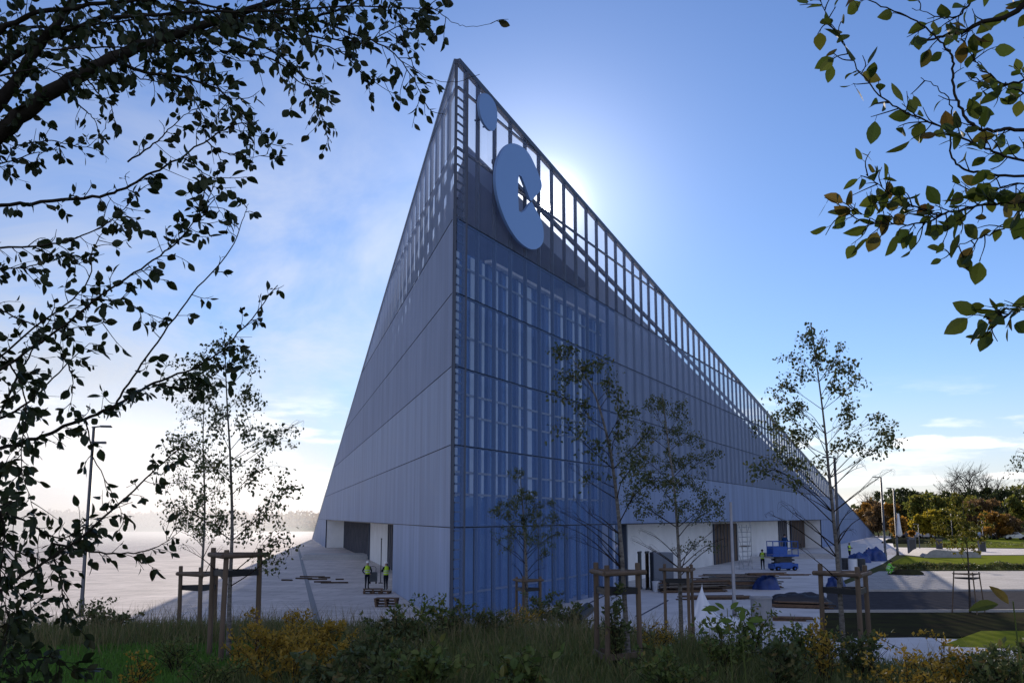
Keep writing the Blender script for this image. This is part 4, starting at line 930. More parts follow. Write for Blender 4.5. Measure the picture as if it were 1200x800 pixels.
# ------------------------------------------------------------------ people
mSkin = mat('skin', (0.45, 0.28, 0.2), .6); mCloth = mat('dark_work_clothes', (0.018, 0.022, 0.03), .9); mVest = mat('hi_vis_yellow', (0.50, 0.75, 0.03), .6)
mVestG = mat('hi_vis_green', (0.22, 0.70, 0.06), .6); mHelm = mat('white_helmet', (0.75, 0.75, 0.74), .35); mBoot = mat('boot', (0.03, 0.022, 0.016), .8); mStripe = mat('reflective_band', (.6, .6, .6), .3)
def person(loc, rz, label, pose='stand', vest=mVest, helmet=True, arms=0, cloth=mCloth, scale=1.0):
    """skeleton grown with the skin modifier into one continuous body, then baked"""
    root = empty('person', loc, rz); tag(root, label, 'person'); root.scale = (scale,) * 3
    J = {}; E = []
    def j(n, p, r, parent=None):
        J[n] = (V(p), r); 
        if parent: E.append((parent, n))
    if pose == 'crouch': P, S, H = V((0, .05, .38)), V((0, -.18, .82)), V((0, -.30, 1.02))
    elif pose == 'bend': P, S, H = V((0, .05, .90)), V((0, -.16, 1.34)), V((0, -.26, 1.52))
    else: P, S, H = V((0, 0, .93)), V((0, .01, 1.43)), V((0, -.03, 1.62))
    j('pelvis', P, .135); j('waist', P.lerp(S, .38), .125, 'pelvis'); j('chest', P.lerp(S, .78), .15, 'waist'); j('neck', S + V((0, -.005, .05)), .058, 'chest')
    j('chin', H - V((0, .01, .07)), .068, 'neck'); j('head', H, .092, 'chin'); j('crown', H + V((0, .01, .085)), .075, 'head')
    for sx, s in ((-1, 'l'), (1, 'r')):
        if pose == 'crouch':
            j('hip' + s, P + V((sx * .10, 0, -.02)), .10, 'pelvis'); j('knee' + s, (sx * .17, -.36, .44), .065, 'hip' + s); j('ankle' + s, (sx * .15, -.05, .09), .045, 'knee' + s); j('toe' + s, (sx * .17, -.22, .035), .035, 'ankle' + s)
        else:
            st = .07 * sx * (1 if arms else .6)
            j('hip' + s, P + V((sx * .095, 0, -.05)), .098, 'pelvis'); j('knee' + s, (sx * .105, st - .02, .50), .066, 'hip' + s); j('ankle' + s, (sx * .11, st + .03, .09), .045, 'knee' + s); j('toe' + s, (sx * .125, st - .13, .04), .038, 'ankle' + s)
        sh = S + V((sx * .18, .01, -.03)); j('sh' + s, sh, .068, 'chest')
        if arms == 1: el, wr, hd = sh + V((sx * .05, -.10, -.25)), sh + V((-sx * .03, -.33, -.20)), sh + V((-sx * .05, -.42, -.17))
        elif arms == 2: el, wr, hd = sh + V((sx * .12, .06, -.26)), sh + V((sx * .02, -.12, -.42)), sh + V((-sx * .03, -.18, -.46))
        else: el, wr, hd = sh + V((sx * .06, .02, -.29)), sh + V((sx * .05, -.06, -.54)), sh + V((sx * .045, -.09, -.64))
        j('el' + s, el, .05, 'sh' + s); j('wr' + s, wr, .036, 'el' + s); j('hd' + s, hd, .042, 'wr' + s)
    names = list(J); me = bpy.data.meshes.new('body'); me.from_pydata([J[n][0] for n in names], [(names.index(a), names.index(c)) for a, c in E], [])
    o = bpy.data.objects.new('body', me); COL.objects.link(o); sk = o.modifiers.new('skin', 'SKIN'); sk.use_smooth_shade = True; o.modifiers.new('sub', 'SUBSURF').levels = 1
    for i, n in enumerate(names): r = J[n][1]; me.skin_vertices[0].data[i].radius = (r, r * (.8 if n in ('pelvis', 'waist', 'chest') else 1))
    me.skin_vertices[0].data[0].use_root = True
    dg = bpy.context.evaluated_depsgraph_get(); nm = bpy.data.meshes.new_from_object(o.evaluated_get(dg)); o.modifiers.clear(); o.data = nm
    nm.materials.clear()
    for m in (cloth, mSkin, mBoot): nm.materials.append(m)
    zc = J['chin'][0].z - .07
    for f in nm.polygons:
        c = f.center; hand = any((c - J['hd' + s][0]).length < .075 for s in 'lr')
        f.material_index = 1 if (c.z > zc and (c - J['head'][0]).length < .25) or hand else (2 if c.z < .10 else 0)
    o.parent = root
    # vest: a sleeveless shell round the chest, with bands
    ax = (S - P).normalized(); rings = ((P + ax * .02, .165, .145), (P.lerp(S, .35), .16, .14), (P.lerp(S, .75), .19, .15), (S + ax * .02, .15, .12), (S + ax * .065, .085, .085))
    def shell(rg, name, m, par):
        b = MB(); n = 16; yv = ax.cross(V((1, 0, 0))).normalized()
        for c, rx, ry in rg:
            for k in range(n): a = 2 * pi * k / n; b.v.append(tuple(c + V((cos(a) * rx, 0, 0)) + yv * (sin(a) * ry)))
        for i in range(len(rg) - 1):
            for k in range(n): b.f.append((i * n + k, i * n + (k + 1) % n, (i + 1) * n + (k + 1) % n, (i + 1) * n + k)); b.m.append(0)
        return b.build(name, m, par, smooth=True)
    if vest:
        v = shell(rings, 'vest', vest, root)
        shell(((P.lerp(S, .22), .17, .15), (P.lerp(S, .32), .17, .15)), 'reflective_band', mStripe, v); shell(((P.lerp(S, .50), .182, .155), (P.lerp(S, .60), .192, .16)), 'reflective_band', mStripe, v)
    hc = J['head'][0]
    if helmet:
        b = MB(); b.lathe(hc + V((0, .005, .035)), [(.122, 0), (.118, .03), (.105, .075), (.075, .11), (.03, .125)], 14); b.box(hc + V((0, -.12, .045)), (.16, .09, .012)); b.build('helmet', mHelm, root, smooth=True)
    else:
        b = MB(); b.lathe(hc + V((0, .018, .0)), [(.085, -.02), (.104, .03), (.10, .08), (.07, .125), (.02, .14)], 12); b.build('hair', mBoot, root, smooth=True)
    b = MB()                                 # eyes, nose, mouth
    for sx in (-1, 1): b.box(hc + V((sx * .034, -.086, .012)), (.022, .014, .012))
    b.box(hc + V((0, -.088, -.055)), (.045, .012, .010)); b.build('face_features', mBoot, root)
    b = MB(); b.tube([hc + V((0, -.085, .012)), hc + V((0, -.108, -.022)), hc + V((0, -.088, -.03))], [.009, .014, .008], 6); b.build('nose', mSkin, root)
    return root
person(on(430, 690), 0.4, 'worker in yellow vest and white helmet standing left of the trolley by the left recess', arms=2, vest=mVest)
person(on(452, 691), -2.6, 'worker in yellow vest seen from behind at the dark door of the left recess', arms=1, vest=mVest)
person(on(408, 643), 1.2, 'distant worker in green vest at the far steps of the left recess', vest=mVestG, helmet=False)
person(on(894, 667), 2.9, 'worker in bright yellow vest seen from behind in front of the blue lift', vest=mVest, helmet=False, arms=1)
person(on(996, 655), 0.5, 'worker in dark jacket with open yellow vest near the blue tarpaulins', vest=mVest, arms=1, helmet=False)
person(on(1041, 673), 1.8, 'worker in bright green jacket crouching at the edge of the car park', pose='crouch', vest=mVestG, cloth=mat('green_jacket', (.16, .52, .06), .8), helmet=False, arms=1)

# ------------------------------------------------------------------ scissor lift
mBlue = mat('lift_blue', (0.015, 0.085, 0.36), .45, var=.1, scale=4); mTyre = mat('tyre', (.015, .015, .016), .9)
p = on(918, 668); rz = .25
root = empty('scissor_lift', p, rz); tag(root, 'bright blue scissor lift with railed platform in front of the white recess wall', 'scissor lift')
b = MB(); b.box((0, 0, .38), (2.4, 1.0, .44)); b.box((0, 0, .45), (1.15, 1.2, .5)); b.box((-.75, -.6, .5), (.8, .08, .3)); b.build('chassis', mBlue, root, bevel=.04)
for x in (-.8, .8):
    for y in (-.55, .55):
        b = MB(); 
        b.tube([(x, y - .1, .19), (x, y + .1, .19)], .19, 14); w = b.build('wheel', mTyre, root, smooth=False)
        b = MB(); b.tube([(x, y - .11, .19), (x, y + .11, .19)], .09, 10); b.build('rim', mBlue, w)
b = MB()
for z in (.62, .92):
    for y in (-.4, .4):
        b.bar((-.9, y, z), (.9, y, z + .28), .05, .10); b.bar((.9, y * .85, z), (-.9, y * .85, z + .28), .05, .10)
b.box((0, 0, .9), (1.4, .6, .5)); b.build('scissor_arms', mDark, root)
b = MB(); b.box((0, 0, 1.28), (2.5, 1.15, .16)); b.build('platform', mBlue, root)
b = MB()
for x in (-1.2, -.6, 0, .6, 1.2):
    for y in (-.54, .54): b.bar((x, y, 1.36), (x, y, 2.5), .05, .05)
for z in (1.9, 2.48):
    for y in (-.54, .54): b.bar((-1.2, y, z), (1.2, y, z), .05, .06)
    for x in (-1.2, 1.2): b.bar((x, -.54, z), (x, .54, z), .05, .06)
for y in (-.56, .56): b.box((-.5, y, 1.72), (1.3, .02, .68))
b.build('guard_rail', mBlue, root)
b = MB(); b.box((.9, -.62, 2.2), (.3, .14, .3)); b.build('control_box', mDark, root)
person(p + V((.25, 0.05, 1.36)), 2.6, 'worker in dark clothes standing on the platform of the blue lift', vest=None, helmet=False, arms=1, cloth=mat('blue_overall', (.02, .06, .16), .9))

# ------------------------------------------------------------------ scaffold tower in the doorway
p = on(874, 667); mGalv = mat('galvanised_tube', (.36, .37, .39), .4, .7)
root = empty('scaffold_tower', p, atan2(uR.y, uR.x)); tag(root, 'tall galvanised scaffold tower standing before the dark doorway of the recess', 'scaffold')
for x in (-.9, .9):
    for y in (-.4, .4): b = MB(); b.tube([(x, y, 0), (x, y, 3.9)], .03, 6); b.build('upright', mGalv, root)
b = MB()
for k in range(9):
    for x in (-.9, .9): b.bar((x, -.4, .3 + .42 * k), (x, .4, .3 + .42 * k), .035, .035)
b.build('rungs', mGalv, root)
for z in (.3, 1.7, 3.1): b = MB(); b.bar((-.9, -.4, z), (.9, -.4, z + 1.1), .03, .03); b.bar((.9, .4, z), (-.9, .4, z + 1.1), .03, .03); b.build('brace', mGalv, root)
b = MB(); b.box((0, 0, 2.05), (1.7, .7, .05)); b.build('platform', mStake, root)

# ------------------------------------------------------------------ timber, panels, sheets, bins and bags on the apron
mWood = [mat('weathered_plank', (.08, .06, .045), .9, var=.35, scale=6, stretch=(1, 1, 1)), mat('brown_plank', (.14, .085, .05), .85, var=.3, scale=6), mat('grey_plank', (.17, .15, .13), .9, var=.25, scale=6)]
rng = random.Random(5)
def planks(cx, cy, n_layers, per, length, rz, z0=0.0, group='planks stacked on the apron', label='weathered plank in the long timber stack on the apron', jx=.25, th=.06, wd=.2):
    for k in range(n_layers):
        if k and k % 3 == 0:
            z0 += .07
        for i in range(per):
            L_ = length * rng.uniform(.85, 1.05); b = MB(); b.box((0, 0, 0), (L_, wd * rng.uniform(.85, 1), th))
            o = b.build('plank', rng.choice(mWood)); a = rz + rng.gauss(0, .015)
            y = (i - (per - 1) / 2) * (wd + .02); x = rng.gauss(0, jx)
            o.location = (cx + cos(rz) * x - sin(rz) * y, cy + sin(rz) * x + cos(rz) * y, z0 + th / 2 + k * (th + .004)); o.rotation_euler = (0, 0, a)
            tag(o, label, 'plank', group)
q = on(868, 690); planks(q.x, q.y + .6, 11, 5, 4.6, .05, jx=.4)
q = on(815, 694); planks(q.x, q.y + .6, 9, 5, 4.0, .25, group='planks in the low left stack', label='weathered plank in the low stack left of the long timber stack')
q = on(843, 702); planks(q.x, q.y + .3, 3, 5, 3.6, .10, group='loose boards before the timber stacks', label='loose board lying in front of the timber stacks', jx=.5)
q = on(900, 691); planks(q.x, q.y, 2, 3, 2.6, .3, z0=.95, group='boards on top of the stack', label='short board on top of the right end of the long timber stack')
q = on(923, 727); planks(q.x, q.y, 3, 2, 2.6, -.2, group='dark planks beside the grey bin', label='dark plank on the ground right of the grey bin')
q = on(935, 674); planks(q.x, q.y, 2, 2, 1.9, .1, group='small planks on the open apron', label='short dark plank alone on the apron below the far steps')
q = on(940, 712); planks(q.x, q.y, 4, 3, 2.8, -.35, group='planks under the dark tarpaulin', label='plank poking out from under the dark tarpaulin')
def heap(name, c, rx, ry, h, m, label, cat, seed, peak=1.0, group=None):
    """sheet lying over things: steep skirt, uneven top, folds running down"""
    b = MB(); n, k = 40, 12
    for i in range(k + 1):
        t = i / k; rr = (1 - t) ** peak if peak > 1 else cos(t * pi / 2) ** .7
        for j in range(n):
            a = 2 * pi * j / n; ca, sa = cos(a), sin(a)
            f = 1 + .35 * noise.noise(V((ca * 1.4 + seed, sa * 1.4, t * 1.5))) + .12 * noise.noise(V((ca * 5, sa * 5 + seed, t * 3))) + .07 * sin(a * 9 + seed + 2 * t) * (1 - t)
            zz = t ** 1.3 if peak > 1 else sin(t * pi / 2) ** .8
            zz *= 1 + (.30 * noise.noise(V((ca * rr * 2.2 + seed, sa * rr * 2.2, 5))) + .10 * noise.noise(V((ca * rr * 7, sa * rr * 7, seed))))
            b.v.append((ca * rx * rr * f, sa * ry * rr * f, h * zz))
    for i in range(k):
        for j in range(n): b.f.append((i * n + j, i * n + (j + 1) % n, (i + 1) * n + (j + 1) % n, (i + 1) * n + j)); b.m.append(0)
    b.f.append(tuple(k * n + j for j in range(n))); b.m.append(0)
    o = b.build(name, m, smooth=True); o.location = c; tag(o, label, cat, group); return o
mTarpB = mat('blue_tarp', (.015, .045, .19), .45, var=.3, scale=2, bump=.4); mTarpW = mat('white_sheet', (.70, .72, .75), .5, bump=.5, scale=3); mTarpD = mat('dark_tarp', (.025, .025, .03), .6, bump=.5, scale=3)
q = on(824, 727); heap('plastic_sheet', q, 1.0, .8, 1.65, mTarpW, 'white plastic sheet drawn up to a peak beside the middle stake frame', 'plastic sheet', 1, peak=1.6)
q = on(838, 733); heap('plastic_sheet', q, 1.3, .6, .35, mTarpW, 'low crumpled end of white plastic sheet lying right of the peaked sheet', 'plastic sheet', 2)
heap('tarpaulin', on(1008, 659), 1.1, .8, .95, mTarpB, 'blue tarpaulin heap left of the taller blue heap near the lamp post', 'tarpaulin', 3)
heap('tarpaulin', on(1024, 657), 1.2, .9, 1.3, mTarpB, 'taller blue tarpaulin heap next to the right hand lamp post', 'tarpaulin', 4)
heap('tarpaulin', on(980, 687), .6, .5, .7, mTarpB, 'small blue tarpaulin bundle behind the right hand stake frame', 'tarpaulin', 5)
heap('tarpaulin', on(938, 710), 1.7, .8, .65, mTarpD, 'dark tarpaulin over planks in the middle of the apron', 'tarpaulin', 6)
heap('tarpaulin', on(898, 690) + V((0, -.35, 0)), .75, .35, .85, mTarpB, 'blue sheet bundled against the right end of the long timber stack', 'tarpaulin', 7)
heap('earth_heap', on(1062, 673), 1.2, .7, .4, mSoil, 'small heap of brown earth beside the crouching worker', 'earth heap', 8)
heap('earth_heap', on(1060, 636), 4, 3, .8, mSoil, 'distant mound of earth by the foot of the right hand facade', 'earth heap', 9)
# grey bin
q = on(893, 732); mBin = mat('grey_bin', (.26, .26, .27), .7, var=.12, scale=2, stretch=(1, 1, .2))
root = empty('grey_bin', q); tag(root, 'round grey ribbed bin standing on the apron next to the pale pole', 'bin')
b = MB(); b.lathe((0, 0, 0), [(.42, 0), (.45, .04), (.45, 1.12)], 20); b.build('body', mBin, root, smooth=False)
b = MB(); b.lathe((0, 0, 1.1), [(.40, 0), (.49, 0.01), (.49, .09), (.40, .10), (.36, .05)], 20); b.build('rim', mBin, root)
b = MB(); b.lathe((0, 0, 0), [(.55, 0), (.55, .05)], 20); b.build('foot', mBin, root)
# tall dark door leaves leaning by the recess wall and the grey crate
q = on(756, 690); az = atan2(uR.y, uR.x)
for k, (dx, m) in enumerate(((-.35, mDark), (.15, mWood[0]), (.62, mDark))):
    root = empty('door_leaf', (q.x + dx, q.y + .2 * k - .3, 0), az * .3 + .9); tag(root, ('left', 'brown middle', 'right')[k] + ' one of three tall door leaves standing on edge by the white recess wall', 'door leaf', 'door leaves by the recess wall')
    b = MB(); b.box((0, 0, 1.2), (.9, .06, 2.4)); b.build('leaf', m, root)
    b = MB(); 
    for z in (.06, 2.34): b.box((0, 0, z), (.98, .10, .12))
    b.build('edge_frame', mDark, root)
q = on(776, 691)
root = empty('site_cabinet', (q.x, q.y, 0), .1); tag(root, 'grey steel site cabinet right of the tall door leaves', 'cabinet')
b = MB(); b.box((0, 0, 1.2), (1.3, 1.0, 2.3)); b.build('body', mat('cabinet_grey', (.16, .18, .22), .5, .3), root, bevel=.03)
for x in (-.32, .32): b = MB(); b.box((x, -.515, 1.2), (.6, .03, 2.1)); d = b.build('door', mat('cabinet_door', (.14, .16, .20), .45, .3), root); b = MB(); b.box((x * .25, -.54, 1.2), (.03, .03, .25)); b.build('handle', mDark, d)
b = MB(); b.box((0, 0, .03), (1.4, 1.1, .06)); b.build('plinth', mDark, root)
q = on(769, 693); root = empty('bucket', q); tag(root, 'white bucket at the foot of the site cabinet', 'bucket')
b = MB(); b.lathe((0, 0, 0), [(.2, 0), (.26, .6), (.28, .6), (.28, .64), (.24, .64)], 14); b.build('body', mTarpW, root)
b = MB(); b.tube(curve([(-.26, 0, .6), (-.15, 0, .78), (.15, 0, .78), (.26, 0, .6)], 4), .012, 5); b.build('handle', mDark, root)
# pallets and trolley by the left recess
mPal = mat('pallet_wood', (.16, .11, .075), .9, var=.3, scale=5)
def pallet(x, y, z, rz, label):
    p_ = on(x, y); root = empty('pallet', (p_.x, p_.y, z), rz); tag(root, label, 'pallet', 'pallets by the left recess')
    b = MB()
    for k in range(6): b.box((0, (k - 2.5) * .16, .13), (1.2, .11, .022))
    b.build('deck_boards', mPal, root)
    for x_ in (-.52, 0, .52): b = MB(); b.box((x_, 0, .06), (.10, .94, .115)); b.build('bearer', mPal, root)
for k in range(2): pallet(437, 695, .142 * k, .1 + .05 * k, ('bottom', 'top')[k] + ' pallet under the feet of the two workers by the left recess')
for k in range(3): pallet(453, 710, .142 * k, .05 - .06 * k, ('lowest', 'middle', 'uppermost')[k] + ' pallet of the stack nearest the facade corner on the left')
pallet(446, 695, 0, -.1, 'single pallet beside the worker at the dark door')
q = on(437, 689); root = empty('tool_trolley', (q.x, q.y, .29), .3); tag(root, 'grey tool trolley with a tall handle on the pallets between two workers', 'trolley')
b = MB(); b.box((0, 0, .45), (.5, .4, .6)); b.build('box', mat('trolley_grey', (.10, .11, .12), .5), root, bevel=.03)
b = MB(); b.tube(curve([(-.2, .2, .7), (-.2, .32, 1.05), (.2, .32, 1.05), (.2, .2, .7)], 4), .016, 6); b.build('handle', mDark, root)
for x in (-.2, .2): b = MB(); b.tube([(x - .03, 0, .09), (x + .03, 0, .09)], .09, 12); b.build('wheel', mTyre, root)
q = on(446, 683); b = MB(); b.lathe((0, 0, 0), [(.16, 0), (.16, .05), (.035, .07), (.035, 3.0), (.05, 3.02), (.05, 3.1)], 10); o = b.build('site_post', mDark); o.location = q; tag(o, 'thin dark post on a round foot by the wall of the left recess', 'post')
for k, (x, y, L_) in enumerate(((356, 678, 1.3), (366, 676, 2.0), (372, 679, 1.4), (380, 677, .9), (392, 683, 1.9), (378, 682, 1.2), (398, 679, .6), (336, 680, .8))):
    q = on(x, y); b = MB(); b.box((0, 0, .05), (L_, .16, .1)); b.box((.1, .22, .03), (L_ * .6, .12, .06), rz=.2); o = b.build('scrap_board', mWood[0]); o.location = q; o.rotation_euler = (0, 0, rng.uniform(-.3, .3)); tag(o, 'scrap board lying with others on the open shaded plaza', 'scrap board', 'scrap boards on the shaded plaza')
# broad steps at the far end of each recess
mStep = mat('pale_step', (.44, .43, .42), .85, var=.08)
def steps(c0, c1, label, n=3):
    a, c = on(*c0), on(*c1); d = (c - a); Lx = d.length; root = empty('concrete_steps', a, atan2(d.y, d.x)); tag(root, label, 'steps', 'broad steps at the recesses')
    for k in range(n): b = MB(); b.box((Lx / 2, .6 * n / 2 + .3 * k + 1, .085 + .17 * k), (Lx, .6 * (n - k) + 4, .17 - .002)); b.build('step', mStep, root)
steps((355, 655), (432, 655), 'broad pale steps beyond the workers at the far end of the left recess')
steps((905, 654), (975, 654), 'broad pale steps at the far end of the right recess beyond the blue lift')
# buckets and drums in front of the blue tarpaulins
for k, (x, y, m, lab) in enumerate(((990, 667, mDark, 'black drum left of the white drum near the crouching worker'), (1000, 668, mTarpW, 'white drum among black drums near the crouching worker'), (1009, 668, mDark, 'black drum right of the white drum near the crouching worker'))):
    q = on(x, y); root = empty('drum', q); tag(root, lab, 'drum')
    b = MB(); b.lathe((0, 0, 0), [(.38, 0), (.4, .03), (.4, .3), (.42, .32), (.4, .34), (.4, .62), (.42, .64), (.4, .66), (.4, .95), (.37, .98)], 16); b.build('body', m, root)
    b = MB(); b.lathe((0, 0, .975), [(.36, 0), (.36, .04), (.05, .05)], 16); b.build('lid', mDark, root)
q = on(676, 733); b = MB(); b.tube([at(675, 725, 24), at(690, 712, 24.5)], .14, 12); o = b.build('black_pipe', mDark); tag(o, 'short black pipe end behind the dark shrub at the foot of the glass', 'pipe')
# support struts that lean against the foot of the glazing
for a, c, lab in (((660, 721), (728, 688), 'thin steel strut sloping up behind the tallest stake frame'), ((748, 722), (783, 703), 'short thin steel strut left of the middle stake frame')):
    p0 = on(*a); p1 = at(c[0], c[1], p0.y + 1); b = MB(); b.tube([p0, p1], .035, 6); b.box(p0 + V((0, 0, .02)), (.25, .25, .04)); o = b.build('steel_strut', mFrame); tag(o, lab, 'strut')

# ------------------------------------------------------------------ park on the right: ramp, cabinets, hedge, cars, woods
b = MB(); p0, p1 = on(1083, 653), on(1150, 653); n = 18; d = (p1 - p0)
prof = [.55 * v for v in (0.2, .8, 1.3, 1.55, 1.62, 1.6, 1.55, 1.48, 1.4, 1.36, 1.33, 1.3, 1.28, 1.26, 1.25, 1.24, 1.23, 1.22, 1.2)]
for i in range(n):
    x0, x1 = i / n, (i + 1) / n; a0, a1 = p0 + d * x0, p0 + d * x1; z0, z1 = prof[i], prof[i + 1]; w = V((0, 5, 0))
    b.face([a0, a1, a1 + V((0, 0, z1)), a0 + V((0, 0, z0))]); b.face([a0 + V((0, 0, z0)), a1 + V((0, 0, z1)), a1 + w + V((0, 0, z1)), a0 + w + V((0, 0, z0))]); b.face([a1 + w, a0 + w, a0 + w + V((0, 0, z0)), a1 + w + V((0, 0, z1))])
b.face([p0, p0 + V((0, 0, .11)), p0 + V((0, 5, .11)), p0 + V((0, 5, 0))]); b.face([p1, p1 + V((0, 5, 0)), p1 + V((0, 5, .66)), p1 + V((0, 0, .66))])
tag(b.build('concrete_ramp', mat('ramp_concrete', (.34, .33, .32), .8, var=.15), smooth=False), 'long low rounded concrete ramp on the lawn of the park', 'ramp')
def cabinet(x, y, yt, w, label, m):
    p_ = on(x, y); h = at(x, yt, p_.y).z; root = empty('service_cabinet', p_); tag(root, label, 'cabinet'); b = MB(); b.box((0, 0, h / 2), (w, w * .6, h)); b.build('body', m, root, bevel=.03)
    b = MB(); b.box((0, 0, h + .04), (w * 1.1, w * .7, .08)); b.build('lid', m, root); b = MB(); b.box((0, -w * .3 - .01, h * .5), (w * .8, .02, h * .8)); b.build('door', mDark, root)
cabinet(1069, 648, 630, .95, 'grey service cabinet between the far lamp posts and the ramp', mat('slate_cabinet', (.10, .11, .13), .6))
cabinet(1151, 646, 634, .9, 'grey service cabinet behind the yellow green tree', mat('slate_cabinet_pale', (.14, .15, .16), .6))
cabinet(1101, 643, 632, .8, 'dark service cabinet at the back of the ramp', mat('slate_cabinet_dark', (.06, .065, .07), .6))
root_h = at(1110, 662, on(1110, 667).y).z
def row_shrub(x0, x1, y, h, w, lm, label, seed, n):
    rng = random.Random(seed); a, c = on(x0, y), on(x1, y); root = empty('low_hedge', a); tag(root, label, 'hedge', 'low hedges along the car park')
    b = MB(); st = MB(); d = c - a
    for k in range(n):
        t = rng.random(); p_ = d * t + V((rng.gauss(0, .12), rng.uniform(-w, w), h * rng.random() ** .7 * (.7 + .5 * noise.noise(V((t * d.length * .6, seed, 0))))))
        chip(b, p_, rvec(rng), rvec(rng), .16 * rng.uniform(.7, 1.3), .11)
    for k in range(60): t = rng.random(); p_ = d * t; st.tube([p_, p_ + V((rng.gauss(0, .1), rng.gauss(0, .1), h * .8))], .012, 4)
    st.build('stems', mTwig, root); b.build('foliage', lm, root)
row_shrub(1050, 1420, 667, .75, .5, mDeep, 'low dark hedge along the far edge of the car park', 31, 9000)
row_shrub(1085, 1500, 640, .9, 1.2, mDeep, 'long low dark hedge across the park behind the ramp', 33, 6000)
mGlassCar = mat('car_glass', (.01, .012, .014), .08)
def car(x, y, rz, col, label):
    p_ = on(x, y); root = empty('parked_car', p_, rz); tag(root, label, 'car', 'cars parked beyond the park'); m = mat('car_paint', col, .3, .2)
    prof = [(-2.1, .35), (-2.15, .75), (-1.7, .95), (-1.1, 1.42), (.4, 1.48), (1.15, 1.0), (1.95, .85), (2.1, .6), (2.1, .35)]
    b = MB(); n = len(prof)
    for s in (-.85, .85): b.v += [(x_, s * (.86 if z > 1.2 else 1), z) for x_, z in prof]
    b.f = [tuple(range(n)), tuple(range(2 * n - 1, n - 1, -1))] + [(i, i + n, (i + 1) % n + n, (i + 1) % n) for i in range(n)]; b.m = [0] * len(b.f); b.build('body', m, root)
    b = MB(); 
    for s in (-1, 1): b.face([(-1.35, s * .84, 1.0), (.85, s * .84, 1.02), (.35, s * .76, 1.40), (-1.0, s * .76, 1.36)])
    b.face([(1.12, -.7, 1.04), (1.12, .7, 1.04), (.47, .62, 1.46), (.47, -.62, 1.46)]); b.build('windows', mGlassCar, root)
    for x_ in (-1.3, 1.3):
        for s in (-.8, .8): b = MB(); b.tube([(x_, s - .1, .32), (x_, s + .1, .32)], .32, 12); b.build('wheel', mTyre, root)
for k, (x, y, c, lab) in enumerate(((1190, 632, (.6, .6, .6), 'white car at the right edge of the picture below the woods'), (1174, 631.5, (.05, .06, .08), 'dark car left of the white car below the woods'), (1156, 631, (.45, .46, .48), 'silver car left of the dark car below the woods'), (1082, 630.5, (.6, .6, .6), 'white car beyond the far lamp posts'), (1062, 630, (.08, .08, .1), 'dark car beyond the far lamp posts'))):
    car(x, y, .1 * (k - 1), c, lab)
# woods: each tree a trunk, limbs and clumps of leaf cards
FOL = {'olive': leafmat('wood_olive', (.085, .105, .02), (.15, .155, .03), (.26, .20, .03), trans=.55), 'dark': leafmat('wood_dark', (.04, .055, .02), (.08, .09, .03), trans=.45), 'orange': leafmat('wood_orange', (.24, .125, .025), (.34, .18, .03), trans=.5),
       'yellow': leafmat('wood_yellow', (.30, .24, .02), (.42, .32, .03), trans=.55), 'brown': leafmat('wood_brown', (.12, .075, .035), (.19, .12, .05), trans=.45)}
def wood_tree(x, ybase, ytop, wpx, kind, label, seed, dens=1.0):
    rng = random.Random(seed); p_ = on(x, ybase); d = p_.y; H = at(x, ytop, d).z; Wd = wpx * d / F / 2
    root = empty('bare_tree' if kind == 'bare' else 'autumn_tree', p_); tag(root, label, 'tree', 'trees of the far right woods')
    tr = MB(); q = curve([(0, 0, 0), (rng.gauss(0, .2), 0, H * .35), (rng.gauss(0, .4), 0, H * .8)], 4); tr.tube(q, [H * .022 * (1 - .8 * i / (len(q) - 1)) for i in range(len(q))], 7); tr.build('trunk', mBark, root)
    li = MB(); fo = MB()
    nl = 22 if kind == 'bare' else 12
    for k in range(nl):
        i = rng.randrange(2, len(q)); a = rng.uniform(0, 2 * pi); up = rng.uniform(.3, .9)
        e = V((cos(a) * Wd * rng.uniform(.5, 1), sin(a) * Wd * rng.uniform(.5, 1), q[i].z + (H - q[i].z) * up))
        l = curve([q[i], (q[i] + e) / 2 + V((0, 0, H * .04)), e], 4); li.tube(l, [H * .008 * (1 - .85 * t / (len(l) - 1)) for t in range(len(l))], 4, cap=False)
        if kind == 'bare':
            for m_ in range(7):
                o_ = l[rng.randrange(2, len(l))]; e2 = o_ + V((rng.gauss(0, 1), rng.gauss(0, 1), abs(rng.gauss(.9, .6)))) * H * .09
                li.tube([o_, (o_ + e2) / 2 + rvec(rng) * .1, e2], [H * .0032, H * .0024, H * .0014], 3, cap=False)
                for m3 in range(2):
                    e3 = e2 + V((rng.gauss(0, 1), rng.gauss(0, 1), rng.gauss(.7, .6))) * H * .045; li.tube([(o_ + e2) / 2, e3], [H * .0018, H * .001], 3, cap=False)
    if kind != 'bare':
        cl = [(V((rng.gauss(0, .45) * Wd, rng.gauss(0, .45) * Wd, H * rng.uniform(.25, .9))), rng.uniform(.28, .5) * Wd) for k in range(16)] + [(V((0, 0, H * .9)), Wd * .3)]
        for k in range(int(1500 * dens)):
            c, r = rng.choice(cl); v = rvec(rng) * r * rng.random() ** .35; v.z *= .75; pp = c + v
            if pp.z > H or pp.z < .5: continue
            L_ = d * .0026 * rng.uniform(.7, 1.5); chip(fo, pp, rvec(rng), rvec(rng), L_, L_ * .75)
        fo.build('crown', FOL[kind], root)
    li.build('limbs', mTwig, root)
rng = random.Random(77)
